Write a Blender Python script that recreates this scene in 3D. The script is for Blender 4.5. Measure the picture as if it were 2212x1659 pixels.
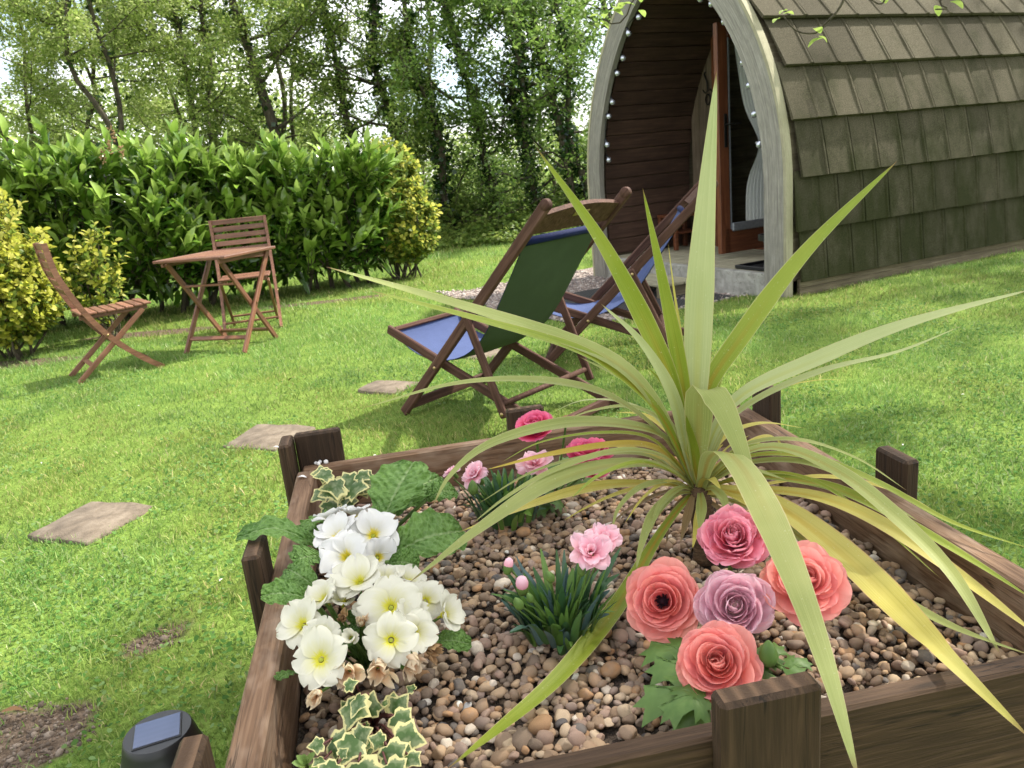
import bpy, bmesh, math, random
import numpy as np
from mathutils import Vector, Matrix

for o in list(bpy.data.objects):
    bpy.data.objects.remove(o)
SC = bpy.context.scene
COL = SC.collection
RNG = np.random.default_rng(7)
random.seed(7)
R = math.radians

# ------------------------------------------------------------------ camera
CAM_H, PITCH, ROLL, FPX, PW, PH = 1.1, R(15.4), R(5.7), 1661.0, 2212.0, 1659.0
_F = np.array([0, math.cos(PITCH), -math.sin(PITCH)])
_R0 = np.array([1.0, 0, 0]); _U0 = np.cross(_R0, _F)
_R = math.cos(ROLL) * _R0 - math.sin(ROLL) * _U0
_U = math.sin(ROLL) * _R0 + math.cos(ROLL) * _U0
CPOS = np.array([0, 0, CAM_H])
cam = bpy.data.cameras.new('camera')
cam.sensor_width = 36.0
cam.lens = 36.0 * FPX / PW
cam.clip_start = 0.02
cam.clip_end = 2000
cam.dof.use_dof = True
cam.dof.focus_distance = 1.15
cam.dof.aperture_fstop = 17.0
co = bpy.data.objects.new('camera', cam)
COL.objects.link(co)
m = Matrix.Identity(4)
for i in range(3):
    m[i][0] = _R[i]; m[i][1] = _U[i]; m[i][2] = -_F[i]; m[i][3] = CPOS[i]
co.matrix_world = m
SC.camera = co

def ray(x, y):
    d = _F * FPX + _R * (x - PW / 2) - _U * (y - PH / 2)
    return d / np.linalg.norm(d)
def pd(x, y, d):                 # the point seen at (x, y) at distance d
    return CPOS + ray(x, y) * d
def pz(x, y, z=0.0):             # the point seen at (x, y) at height z
    d = ray(x, y)
    return CPOS + d * ((z - CAM_H) / d[2])
def dist(p):
    return float(np.linalg.norm(np.array(p) - CPOS))

# ------------------------------------------------------------------ sky and sun
SUN = np.array([0.59, 0.285, 0.755]); SUN = SUN / np.linalg.norm(SUN)
world = bpy.data.worlds.new('World'); SC.world = world; world.use_nodes = True
wn = world.node_tree
for n in list(wn.nodes): wn.nodes.remove(n)
wo = wn.nodes.new('ShaderNodeOutputWorld')
bg = wn.nodes.new('ShaderNodeBackground')
sky = wn.nodes.new('ShaderNodeTexSky'); sky.sky_type = 'NISHITA'; sky.sun_disc = False
sky.sun_elevation = math.asin(SUN[2]); sky.sun_rotation = math.atan2(SUN[0], SUN[1])
sky.air_density = 1.0; sky.dust_density = 1.5
bg.inputs['Strength'].default_value = 0.15
wn.links.new(sky.outputs[0], bg.inputs[0])
bc = wn.nodes.new('ShaderNodeBackground')          # broken bright cloud cover
bc.inputs['Color'].default_value = (1.0, 0.985, 0.96, 1); bc.inputs['Strength'].default_value = 1.25
tc = wn.nodes.new('ShaderNodeTexCoord')
mp = wn.nodes.new('ShaderNodeMapping'); mp.inputs['Scale'].default_value = (1.0, 1.0, 2.6)
nz = wn.nodes.new('ShaderNodeTexNoise'); nz.inputs['Scale'].default_value = 2.6; nz.inputs['Detail'].default_value = 4
cr = wn.nodes.new('ShaderNodeValToRGB')
cr.color_ramp.elements[0].position = 0.36; cr.color_ramp.elements[1].position = 0.56
mx = wn.nodes.new('ShaderNodeMixShader')
wn.links.new(tc.outputs['Generated'], mp.inputs[0]); wn.links.new(mp.outputs[0], nz.inputs['Vector'])
wn.links.new(nz.outputs[0], cr.inputs[0]); wn.links.new(cr.outputs[0], mx.inputs[0])
wn.links.new(bg.outputs[0], mx.inputs[1]); wn.links.new(bc.outputs[0], mx.inputs[2])
wn.links.new(mx.outputs[0], wo.inputs[0])
sl = bpy.data.lights.new('sun', 'SUN'); sl.energy = 5.0; sl.angle = R(1.6); sl.color = (1.0, 0.94, 0.82)
so = bpy.data.objects.new('sun', sl); COL.objects.link(so)
so.location = (6, 2, 9)
so.rotation_euler = Vector(SUN).to_track_quat('Z', 'Y').to_euler()
SC.view_settings.view_transform = 'Standard'; SC.view_settings.look = 'None'
SC.view_settings.exposure = 1.02; SC.view_settings.gamma = 1.0
SC.view_settings.use_curve_mapping = False
cy = SC.cycles
cy.max_bounces = 5; cy.diffuse_bounces = 2; cy.glossy_bounces = 3; cy.transmission_bounces = 4; cy.transparent_max_bounces = 8
cy.caustics_reflective = False; cy.caustics_refractive = False
cy.use_denoising = True; cy.use_adaptive_sampling = True; cy.adaptive_threshold = 0.02
cy.sample_clamp_indirect = 6.0

# ------------------------------------------------------------------ helpers
def mesh(name, V, F, uv=None, col=None, smooth=True):
    me = bpy.data.meshes.new(name)
    V = np.asarray(V, dtype=np.float32)
    if isinstance(F, np.ndarray):
        n, k = F.shape
        me.vertices.add(len(V)); me.vertices.foreach_set('co', V.ravel())
        me.loops.add(n * k); me.loops.foreach_set('vertex_index', F.astype(np.int32).ravel())
        me.polygons.add(n)
        me.polygons.foreach_set('loop_start', np.arange(0, n * k, k, dtype=np.int32))
        me.update(calc_edges=True)
    else:
        me.from_pydata(V.tolist(), [], F)
        me.update()
    if uv is not None:
        li = np.empty(len(me.loops), dtype=np.int32); me.loops.foreach_get('vertex_index', li)
        l = me.uv_layers.new(name='UVMap'); l.data.foreach_set('uv', np.asarray(uv, dtype=np.float32)[li].ravel())
    if col is not None:
        a = me.color_attributes.new(name='Col', type='FLOAT_COLOR', domain='POINT')
        c = np.ones((len(V), 4), dtype=np.float32); c[:, :3] = col
        a.data.foreach_set('color', c.ravel())
    if smooth:
        me.polygons.foreach_set('use_smooth', np.ones(len(me.polygons), dtype=bool))
    return me

def tag(o, label=None, cat=None, group=None, kind=None):
    if label: o['label'] = label
    if cat: o['category'] = cat
    if group: o['group'] = group
    if kind: o['kind'] = kind
    return o

def put(name, me, mat=None, parent=None, loc=(0, 0, 0), rot=None, scale=None):
    o = bpy.data.objects.new(name, me); COL.objects.link(o)
    if parent is not None: o.parent = parent
    M = Matrix.Translation(Vector([float(v) for v in loc]))
    if rot is not None: M = M @ (rot.to_4x4() if isinstance(rot, Matrix) else Matrix(rot).to_4x4())
    if scale is not None:
        s = scale if hasattr(scale, '__len__') else (scale,) * 3
        M = M @ Matrix.Diagonal((s[0], s[1], s[2], 1))
    o.matrix_basis = M
    if mat is not None and me is not None:
        if len(me.materials) == 0: me.materials.append(mat)
        elif me.materials[0] != mat:
            o.material_slots[0].link = 'OBJECT'; o.material_slots[0].material = mat
    return o

def thing(name, loc, label, cat, rz=0.0, group=None):
    o = bpy.data.objects.new(name, None); COL.objects.link(o)
    o.empty_display_size = 0.05
    o.location = [float(v) for v in loc]; o.rotation_euler = (0, 0, rz)
    return tag(o, label, cat, group)

def copy_tree(o, parent=None):
    c = o.copy(); COL.objects.link(c); c.parent = parent
    for ch in list(o.children): copy_tree(ch, c)
    return c

_boxes = {}
def box_mesh(dx, dy, dz, b=0.003):
    k = (round(dx, 4), round(dy, 4), round(dz, 4), b)
    if k in _boxes: return _boxes[k]
    bm = bmesh.new(); bmesh.ops.create_cube(bm, size=1)
    for v in bm.verts: v.co = (v.co.x * dx, v.co.y * dy, v.co.z * dz)
    if b: bmesh.ops.bevel(bm, geom=bm.edges[:], offset=min(b, 0.4 * min(dx, dy, dz)), segments=1, affect='EDGES')
    me = bpy.data.meshes.new('box'); bm.to_mesh(me); bm.free()
    _boxes[k] = me
    return me

def unique_box(dx, dy, dz, b=0.003):
    return box_mesh(dx, dy, dz, b).copy()

def frame(x, up=(0, 0, 1)):
    x = Vector([float(v) for v in x]).normalized(); up = Vector([float(v) for v in up])
    y = up.cross(x)
    if y.length < 1e-5: y = Vector((0, 1, 0))
    y.normalize(); z = x.cross(y)
    return Matrix((x, y, z)).transposed()

def beam(name, p0, p1, w, t, mat, parent=None, up=(0, 0, 1), b=0.003, ext=0.0):
    """a bar from p0 to p1, w across (horizontal), t along 'up'; long side on local X"""
    p0 = Vector([float(v) for v in p0]); p1 = Vector([float(v) for v in p1])
    d = p1 - p0
    return put(name, unique_box(d.length + ext, w, t, b), mat, parent, (p0 + p1) / 2, frame(d, up))

def tube(P, r, n=6, cap=True):
    P = np.asarray(P, float); r = np.broadcast_to(np.asarray(r, float), (len(P),))
    T = np.gradient(P, axis=0); T /= np.linalg.norm(T, axis=1)[:, None] + 1e-9
    ref = np.array([0.31, 0.17, 0.93])
    A = np.cross(T, ref); A /= np.linalg.norm(A, axis=1)[:, None] + 1e-9
    B = np.cross(T, A)
    th = np.arange(n) * 2 * math.pi / n
    V = (P[:, None] + r[:, None, None] * (A[:, None] * np.cos(th)[None, :, None] + B[:, None] * np.sin(th)[None, :, None])).reshape(-1, 3)
    F = []
    for i in range(len(P) - 1):
        for j in range(n):
            F.append((i * n + j, i * n + (j + 1) % n, (i + 1) * n + (j + 1) % n, (i + 1) * n + j))
    if cap:
        F.append(tuple(range(n - 1, -1, -1))); F.append(tuple((len(P) - 1) * n + j for j in range(n)))
    uv = np.array([(i / max(1, len(P) - 1), j / n) for i in range(len(P)) for j in range(n)])
    return V, F, uv

class MB:                      # collects shapes that belong to ONE part
    def __init__(s): s.V = []; s.F = []; s.n = 0
    def add(s, V, F):
        V = np.asarray(V, float); s.V.append(V); s.F += [tuple(int(i) + s.n for i in f) for f in F]; s.n += len(V); return s
    def mesh(s, name, smooth=True): return mesh(name, np.concatenate(s.V), s.F, smooth=smooth)

def lathe(prof, n=32):
    V = []; F = []
    for r, z in prof:
        for j in range(n):
            a = 2 * math.pi * j / n; V.append((r * math.cos(a), r * math.sin(a), z))
    for i in range(len(prof) - 1):
        for j in range(n):
            F.append((i * n + j, i * n + (j + 1) % n, (i + 1) * n + (j + 1) % n, (i + 1) * n + j))
    return np.array(V), F

def spline(P, n):
    P = np.asarray(P, float)
    if len(P) == 2: P = np.array([P[0], (P[0] + P[1]) / 2, P[1]])
    Q = np.vstack([2 * P[0] - P[1], P, 2 * P[-1] - P[-2]])
    d = np.concatenate([[0], np.cumsum(np.linalg.norm(np.diff(P, axis=0), axis=1))]); d /= d[-1]
    out = []
    for t in np.linspace(0, 1, n):
        i = min(len(P) - 2, max(0, int(np.searchsorted(d, t, 'right') - 1)))
        s = (t - d[i]) / (d[i + 1] - d[i] + 1e-9)
        a, b, c, e = Q[i], Q[i + 1], Q[i + 2], Q[i + 3]
        out.append(0.5 * (2 * b + (c - a) * s + (2 * a - 5 * b + 4 * c - e) * s * s + (3 * b - a - 3 * c + e) * s ** 3))
    return np.array(out)

def grid_faces(nu, nv):
    i, j = np.meshgrid(np.arange(nu - 1), np.arange(nv - 1), indexing='ij')
    a = (i * nv + j).ravel()
    return np.stack([a, a + nv, a + nv + 1, a + 1], axis=1)

def ribbon(P, w, face, nseg=26, nc=5, keel=0.25, prof=None, wav=0.0, seed=0, side=None):
    """a leaf blade through the points P, width w, its face towards 'face'"""
    C = spline(P, nseg)
    T = np.gradient(C, axis=0); T /= np.linalg.norm(T, axis=1)[:, None] + 1e-9
    f = np.asarray(face, float)
    f = np.broadcast_to(f, C.shape) if f.ndim == 1 else f
    S = np.cross(T, f)
    if side is not None:
        s0 = np.asarray(side, float); S = s0[None] - T * (T @ s0)[:, None]
    S /= np.linalg.norm(S, axis=1)[:, None] + 1e-9
    N = np.cross(S, T)
    t = np.linspace(0, 1, nseg)
    pr = prof(t) if prof else np.minimum(1, 0.55 + 1.4 * t) * np.clip((1 - t) / 0.45, 0, 1) ** 0.75
    rs = np.random.default_rng(seed)
    ph = rs.uniform(0, 6.28, 3)
    V = []; UV = []
    for k, u in enumerate(np.linspace(-1, 1, nc)):
        ww = (w / 2 * pr)[:, None]
        lift = keel * ww * abs(u) + wav * ww * np.sin(9 * t + ph[0] + 1.5 * u)[:, None] * abs(u)
        V.append(C + S * ww * u + N * lift); UV.append(np.stack([t, np.full(nseg, (u + 1) / 2)], 1))
    V = np.stack(V, 1).reshape(-1, 3); UV = np.stack(UV, 1).reshape(-1, 2)
    return V, grid_faces(nseg, nc), UV

# ------------------------------------------------------------------ materials
def mk(name):
    m = bpy.data.materials.new(name); m.use_nodes = True
    nt = m.node_tree
    return m, nt, nt.nodes['Principled BSDF']
def nd(nt, t, **kw):
    n = nt.nodes.new(t)
    for k, v in kw.items():
        if k in n.inputs: n.inputs[k].default_value = v
        else: setattr(n, k, v)
    return n
def coords(nt, kind='Object', scale=(1, 1, 1), rot=(0, 0, 0)):
    t = nt.nodes.new('ShaderNodeTexCoord'); mp = nt.nodes.new('ShaderNodeMapping')
    mp.inputs['Scale'].default_value = scale; mp.inputs['Rotation'].default_value = rot
    nt.links.new(t.outputs[kind], mp.inputs[0]); return mp.outputs[0]
def noise(nt, vec, scale, detail=4, rough=0.55, dist=0.0):
    n = nd(nt, 'ShaderNodeTexNoise'); n.inputs['Scale'].default_value = scale; n.inputs['Detail'].default_value = min(detail, 3)
    n.inputs['Roughness'].default_value = rough; n.inputs['Distortion'].default_value = dist
    if vec is not None: nt.links.new(vec, n.inputs['Vector'])
    return n.outputs[0]
def ramp(nt, fac, stops):
    r = nt.nodes.new('ShaderNodeValToRGB'); e = r.color_ramp.elements
    while len(e) < len(stops): e.new(0.5)
    for i, (p, c) in enumerate(stops):
        e[i].position = p; e[i].color = (c, c, c, 1) if not hasattr(c, '__len__') else (c[0], c[1], c[2], 1)
    nt.links.new(fac, r.inputs[0]); return r.outputs[0]
def mixc(nt, f, a, b, mode='MIX'):
    n = nt.nodes.new('ShaderNodeMix'); n.data_type = 'RGBA'; n.blend_type = mode
    for s, v in ((n.inputs[0], f), (n.inputs[6], a), (n.inputs[7], b)):
        if isinstance(v, bpy.types.NodeSocket): nt.links.new(v, s)
        else: s.default_value = v if not hasattr(v, '__len__') else (v[0], v[1], v[2], 1)
    return n.outputs[2]
def math_(nt, op, a, b=0.0):
    n = nt.nodes.new('ShaderNodeMath'); n.operation = op
    for s, v in ((n.inputs[0], a), (n.inputs[1], b)):
        if isinstance(v, bpy.types.NodeSocket): nt.links.new(v, s)
        else: s.default_value = v
    return n.outputs[0]
def bump(nt, bsdf, h, strength=0.3, dist=0.01):
    b = nt.nodes.new('ShaderNodeBump'); b.inputs['Strength'].default_value = strength; b.inputs['Distance'].default_value = dist
    nt.links.new(h, b.inputs['Height']); nt.links.new(b.outputs[0], bsdf.inputs['Normal'])
def rnd(nt):
    return nt.nodes.new('ShaderNodeObjectInfo').outputs['Random']
def plain(name, c, rough=0.6, spec=0.4, metal=0.0, nscale=40, var=0.25, bmp=0.1):
    m, nt, b = mk(name)
    v = coords(nt); n = noise(nt, v, nscale, 4)
    c2 = tuple(x * (1 - var) for x in c)
    nt.links.new(ramp(nt, n, [(0.3, c2), (0.7, c)]), b.inputs['Base Color'])
    b.inputs['Roughness'].default_value = rough; b.inputs['Specular IOR Level'].default_value = spec; b.inputs['Metallic'].default_value = metal
    if bmp: bump(nt, b, n, bmp, 0.004)
    return m
def wood(name, dark, mid, light, rough=0.65, sc=(3, 40, 40), kind='Object', wear=None, wscale=6, grain=0.35, spec=0.3, cut=(0.5, 0.62), cracks=0.0, endgrain=False):
    """stained timber, the grain running along local X"""
    m, nt, b = mk(name)
    v = coords(nt, kind, sc)
    ri = rnd(nt)
    ad = nt.nodes.new('ShaderNodeVectorMath'); ad.operation = 'ADD'
    cmb = nt.nodes.new('ShaderNodeCombineXYZ'); nt.links.new(math_(nt, 'MULTIPLY', ri, 37.0), cmb.inputs[0]); nt.links.new(math_(nt, 'MULTIPLY', ri, 91.0), cmb.inputs[1])
    nt.links.new(v, ad.inputs[0]); nt.links.new(cmb.outputs[0], ad.inputs[1]); v2 = ad.outputs[0]
    g = noise(nt, v2, 1.0, 6, 0.65, 0.6)
    col = ramp(nt, g, [(0.28, dark), (0.5, mid), (0.74, light)])
    blot = noise(nt, coords(nt, kind, (1, 2, 2) if kind == 'Object' else (3, 3, 1)), wscale, 5, 0.6)
    col = mixc(nt, math_(nt, 'MULTIPLY', ramp(nt, blot, [(0.35, 0.0), (0.7, 1.0)]), 0.55), col, tuple(x * 0.55 for x in mid))
    if wear:
        w = noise(nt, coords(nt, kind, (1, 2.5, 2.5) if kind == 'Object' else (2, 3, 1)), wscale * 1.7, 6, 0.7)
        col = mixc(nt, ramp(nt, w, [(cut[0], 0.0), (cut[1], 1.0)]), col, wear)
    if cracks:
        mc = nt.nodes.new('ShaderNodeMapping'); mc.inputs['Scale'].default_value = (0.35, 0.32, 0.32); nt.links.new(v2, mc.inputs[0])
        ck = noise(nt, mc.outputs[0], 1.0, 3, 0.5)
        ln = ramp(nt, math_(nt, 'ABSOLUTE', math_(nt, 'SUBTRACT', ck, 0.52)), [(0.0, 1.0), (0.012, 0.0)])
        gate = ramp(nt, noise(nt, coords(nt, kind, (3, 3, 3)), 2.0, 2), [(0.5, 0.0), (0.6, 1.0)])
        col = mixc(nt, math_(nt, 'MULTIPLY', math_(nt, 'MULTIPLY', ln, gate), cracks), col, tuple(x * 0.18 for x in dark))
        kn = nd(nt, 'ShaderNodeTexVoronoi'); kn.inputs['Scale'].default_value = 1.0; mk2 = nt.nodes.new('ShaderNodeMapping'); mk2.inputs['Scale'].default_value = (0.9, 0.30, 0.30); nt.links.new(v2, mk2.inputs[0]); nt.links.new(mk2.outputs[0], kn.inputs['Vector'])
        col = mixc(nt, ramp(nt, kn.outputs[0], [(0.06, 0.75), (0.16, 0.0)]), col, tuple(x * 0.6 for x in dark))
    if endgrain:
        tcn = nt.nodes.new('ShaderNodeTexCoord'); sn = nt.nodes.new('ShaderNodeSeparateXYZ'); nt.links.new(tcn.outputs['Normal'], sn.inputs[0])
        wv = nt.nodes.new('ShaderNodeTexWave'); wv.bands_direction = 'Z'; wv.inputs['Scale'].default_value = 15; wv.inputs['Distortion'].default_value = 7; wv.inputs['Detail'].default_value = 2; wv.inputs['Detail Scale'].default_value = 0.6
        nt.links.new(tcn.outputs['Object'], wv.inputs[0])
        eg = ramp(nt, wv.outputs[1], [(0.2, tuple(x * 1.1 for x in mid)), (0.8, tuple(x * 1.0 for x in light)), (0.97, tuple(x * 1.35 for x in light))])
        col = mixc(nt, ramp(nt, sn.outputs[0], [(0.75, 0.0), (0.85, 0.9)]), col, eg)
    hs = nt.nodes.new('ShaderNodeHueSaturation'); nt.links.new(col, hs.inputs['Color'])
    nt.links.new(math_(nt, 'ADD', math_(nt, 'MULTIPLY', ri, 0.4), 0.8), hs.inputs['Value'])
    nt.links.new(hs.outputs[0], b.inputs['Base Color'])
    b.inputs['Roughness'].default_value = rough; b.inputs['Specular IOR Level'].default_value = spec
    bump(nt, b, g, grain, 0.004)
    return m
def leafy(name, col_socket_fn, rough=0.45, spec=0.4, trans=0.3, tcol=1.3, bmp=None, bst=(0.9, 0.008)):
    m, nt, b = mk(name)
    c = col_socket_fn(nt)
    nt.links.new(c, b.inputs['Base Color'])
    b.inputs['Roughness'].default_value = rough; b.inputs['Specular IOR Level'].default_value = spec
    if bmp: bump(nt, b, bmp(nt), *bst)
    if trans > 0:
        t = nt.nodes.new('ShaderNodeBsdfTranslucent'); ms = nt.nodes.new('ShaderNodeMixShader')
        g = nt.nodes.new('ShaderNodeGamma'); g.inputs[1].default_value = 0.85; nt.links.new(c, g.inputs[0])
        nt.links.new(g.outputs[0], t.inputs[0]); ms.inputs[0].default_value = trans
        out = nt.nodes['Material Output']
        nt.links.new(b.outputs[0], ms.inputs[1]); nt.links.new(t.outputs[0], ms.inputs[2]); nt.links.new(ms.outputs[0], out.inputs[0])
    return m
def vcol(nt):
    a = nt.nodes.new('ShaderNodeVertexColor'); a.layer_name = 'Col'; return a.outputs[0]
def uvsep(nt):
    t = nt.nodes.new('ShaderNodeUVMap'); s = nt.nodes.new('ShaderNodeSeparateXYZ'); nt.links.new(t.outputs[0], s.inputs[0])
    return t.outputs[0], s.outputs[0], s.outputs[1]
M_foliage = leafy('foliage', vcol, 0.5, 0.35, 0.45)
M_gloss = leafy('glossy_foliage', vcol, 0.22, 0.55, 0.28)
# ================================================================== the ground
POD_O = np.array([1.542, 6.905, 0.0]); POD_A = math.atan2(0.408, 0.913)
_px = np.array([math.cos(POD_A), math.sin(POD_A)]); _py = np.array([-math.sin(POD_A), math.cos(POD_A)])
def to_pod(x, y):
    dx = np.asarray(x) - POD_O[0]; dy = np.asarray(y) - POD_O[1]
    return dx * _px[0] + dy * _px[1], dx * _py[0] + dy * _py[1]
def from_pod(lx, ly):
    return POD_O[0] + lx * _px[0] + ly * _py[0], POD_O[1] + lx * _px[1] + ly * _py[1]
def sstep(x, a, b):
    t = np.clip((x - a) / (b - a), 0, 1); return t * t * (3 - 2 * t)
def hgt(x, y):
    x = np.asarray(x, float); y = np.asarray(y, float)
    lx, ly = to_pod(x, y)
    dip = sstep(lx, -1.9, -1.0) * (1 - sstep(lx, 0.2, 0.5)) * sstep(ly, -1.25, -0.8) * (1 - sstep(ly, 1.6, 2.2))
    near = np.exp(-((x / 14) ** 2 + ((y - 5) / 14) ** 2))
    return near * (0.012 * np.sin(1.7 * x + 0.6) * np.cos(1.3 * y) + 0.006 * np.sin(4.1 * x + 2.3 * y)) - 0.055 * dip
# a cheap smooth noise for colouring and thinning the turf
def vnoise(x, y, s, seed=0):
    r = np.random.default_rng(seed); T = r.random((64, 64))
    u = np.asarray(x) * s + 100; v = np.asarray(y) * s + 100
    i = np.floor(u).astype(int); j = np.floor(v).astype(int); fu = u - i; fv = v - j
    fu = fu * fu * (3 - 2 * fu); fv = fv * fv * (3 - 2 * fv)
    g = lambda a, b: T[a % 64, b % 64]
    return (g(i, j) * (1 - fu) + g(i + 1, j) * fu) * (1 - fv) + (g(i, j + 1) * (1 - fu) + g(i + 1, j + 1) * fu) * fv
BARE = [(-1.17, 1.47, 0.20, 0.12), (-1.0, 1.78, 0.10, 0.035), (-1.42, 1.62, 0.12, 0.08), (-3.2, 7.0, 0.7, 0.14), (-4.2, 6.1, 0.9, 0.18), (-1.9, 7.85, 0.8, 0.12)]
def bare(x, y):
    b = np.zeros_like(np.asarray(x, float))
    for cx, cy_, rx, ry in BARE:
        d = ((x - cx) / rx) ** 2 + ((y - cy_) / ry) ** 2
        b = np.maximum(b, 1 - sstep(d, 0.25, 1.5))
    n = vnoise(x, y, 14, 3) * 0.6 + vnoise(x, y, 31, 4) * 0.4
    return np.clip(b * 1.45 - (1 - n) * 0.95, 0, 1)
def gravel_mask(x, y):
    lx, ly = to_pod(x, y)
    wob = (vnoise(x, y, 2.2, 9) - 0.5) * 0.3
    return ((lx > -1.62 + wob) & (lx < 0.45) & (ly > -0.98 + wob * 0.3) & (ly < 1.75 + wob))
SLABS = []
for quad in ([(62, 1165), (190, 1187), (345, 1098), (200, 1090)], [(480, 970), (600, 980), (692, 925), (555, 920)],
             [(766, 845), (850, 855), (908, 828), (815, 824)], [(986, 772), (1045, 780), (1100, 762), (1050, 750)]):
    SLABS.append(np.array([pz(x, y, 0.0)[:2] for x, y in quad]))
def in_poly(x, y, P):
    c = np.zeros(len(x), bool)
    for i in range(len(P)):
        a = P[i]; b = P[i - 1]
        c ^= ((a[1] > y) != (b[1] > y)) & (x < (b[0] - a[0]) * (y - a[1]) / (b[1] - a[1] + 1e-12) + a[0])
    return c

def lin(a, b, s): return np.arange(a, b, s)
gx = np.concatenate([-np.geomspace(6, 300, 24)[::-1], lin(-5.9, 6.0, 0.1), np.geomspace(6, 300, 24)])
gy = np.concatenate([-np.geomspace(1, 60, 10)[::-1], lin(-0.9, 12.0, 0.1), np.geomspace(12, 900, 30)])
GX, GY = np.meshgrid(gx, gy, indexing='ij')
GZ = hgt(GX, GY)
lawn_me = mesh('lawn', np.stack([GX.ravel(), GY.ravel(), GZ.ravel()], 1), grid_faces(len(gx), len(gy)), col=np.stack([bare(GX.ravel(), GY.ravel())] * 3, 1))
m, nt, b = mk('lawn_soil')
v = coords(nt, 'Object')
n1 = noise(nt, v, 9, 6, 0.65); n2 = noise(nt, v, 70, 3)
soil = ramp(nt, noise(nt, v, 45, 6, 0.7), [(0.3, (0.06, 0.043, 0.03)), (0.55, (0.13, 0.095, 0.068)), (0.75, (0.21, 0.16, 0.12))])
turf = ramp(nt, n1, [(0.3, (0.08, 0.145, 0.022)), (0.5, (0.14, 0.225, 0.036)), (0.7, (0.21, 0.285, 0.06))])
turf = mixc(nt, 0.5, turf, ramp(nt, n2, [(0.35, (0.05, 0.085, 0.014)), (0.65, (0.18, 0.26, 0.06))]))
nt.links.new(mixc(nt, ramp(nt, vcol(nt), [(0.1, 0.0), (0.45, 1.0)]), turf, soil), b.inputs['Base Color'])
b.inputs['Roughness'].default_value = 0.95; b.inputs['Specular IOR Level'].default_value = 0.1
bump(nt, b, noise(nt, v, 60, 6, 0.7), 0.8, 0.02)
tag(put('lawn', lawn_me, m), 'mown green lawn running from the planter to the trees and the field beyond', 'lawn', kind='structure')

# grass blades, one mass
def scatter(x0, x1, y0, y1, n, rg):
    x = rg.uniform(x0, x1, n); y = rg.uniform(y0, y1, n)
    v = np.stack([x, y, np.zeros(n)], 1) - CPOS
    c = v @ _F; u = (v @ _R) / c * FPX; w = (v @ _U) / c * FPX
    k = (c > 0.3) & (np.abs(u) < PW / 2 + 90) & (w < PH / 2 + 60) & (w > -PH / 2 - 160)
    return x[k], y[k]
rg = np.random.default_rng(11)
xs, ys, sz = [], [], []
for (x0, x1, y0, y1, dens, s) in ((-2.2, 3.2, 0.9, 2.6, 11000, 0.72), (-3.4, 3.4, 2.6, 4.2, 7500, 0.78), (-5, 5, 4.2, 6.6, 3700, 0.95), (-7, 5, 6.6, 9.5, 1300, 1.3), (-9, 5, 9.5, 14.5, 380, 1.9)):
    x, y = scatter(x0, x1, y0, y1, int((x1 - x0) * (y1 - y0) * dens), rg)
    xs.append(x); ys.append(y); sz.append(np.full(len(x), s))
x = np.concatenate(xs); y = np.concatenate(ys); s = np.concatenate(sz)
# planter footprint, slabs, gravel, pod and bare soil stay free
PA = R(8.8); PE1 = np.array([math.cos(PA), math.sin(PA)]); PE2 = np.array([-math.sin(PA), math.cos(PA)])
u1 = x * PE1[0] + y * PE1[1]; u2 = x * PE2[0] + y * PE2[1]
keep = ~((u1 > -0.25) & (u1 < 0.83) & (u2 > 0.65) & (u2 < 1.71))
jx = x + rg.normal(0, 0.012, len(x)); jy = y + rg.normal(0, 0.012, len(x))
for P in SLABS: keep &= ~in_poly(jx, jy, P.mean(0) + (P - P.mean(0)) * 0.95)
keep &= ~gravel_mask(jx, jy)
lx, ly = to_pod(x, y); keep &= ~((lx > -0.02) & (np.abs(ly) < 1.4))
keep &= rg.random(len(x)) > bare(x, y) * 0.82
clump = vnoise(x, y, 5, 21); keep &= rg.random(len(x)) < 0.55 + 0.6 * clump
x, y, s, clump = x[keep], y[keep], s[keep], clump[keep]
n = len(x)
z = hgt(x, y)
H = s * rg.uniform(0.016, 0.042, n) * (0.7 + 0.6 * clump); Wd = s * rg.uniform(0.0016, 0.0032, n)
th = rg.uniform(0, 2 * math.pi, n); ln = H * rg.uniform(0.2, 1.15, n); ph = rg.uniform(0, 2 * math.pi, n)
bx = np.cos(ph) * ln; by = np.sin(ph) * ln; sx = np.cos(th) * Wd; sy = np.sin(th) * Wd
P0 = np.stack([x, y, z - 0.004], 1); S = np.stack([sx, sy, 0 * sx], 1); B = np.stack([bx, by, 0 * bx], 1); up = np.stack([0 * H, 0 * H, H], 1)
V = np.stack([P0 - S, P0 + S, P0 + B * 0.35 + up * 0.62 + S * 0.8, P0 + B * 0.35 + up * 0.62 - S * 0.8, P0 + B + up], 1)
F4 = np.arange(n)[:, None] * 5
tri = np.concatenate([F4 + np.array([0, 1, 2]), F4 + np.array([0, 2, 3]), F4 + np.array([3, 2, 4])])
pal = np.array([(0.135, 0.225, 0.045), (0.185, 0.27, 0.06), (0.235, 0.305, 0.085), (0.31, 0.335, 0.125), (0.09, 0.165, 0.033), (0.41, 0.37, 0.20)])
pi = rg.choice(6, n, p=[0.27, 0.30, 0.2, 0.1, 0.09, 0.04])
big = 0.55 * vnoise(x, y, 0.9, 5) + 0.45 * vnoise(x, y, 3.1, 6)
c = pal[pi] * 1.1 * (0.75 + 0.5 * rg.random(n))[:, None] * (0.62 + 0.76 * big)[:, None]
hue = sstep(0.6 * vnoise(x, y, 1.3, 71) + 0.4 * vnoise(x, y, 4.5, 72), 0.35, 0.65)
c = c * (np.array([0.82, 0.98, 0.95]) * (1 - hue)[:, None] + np.array([1.16, 1.04, 0.95]) * hue[:, None])
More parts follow.
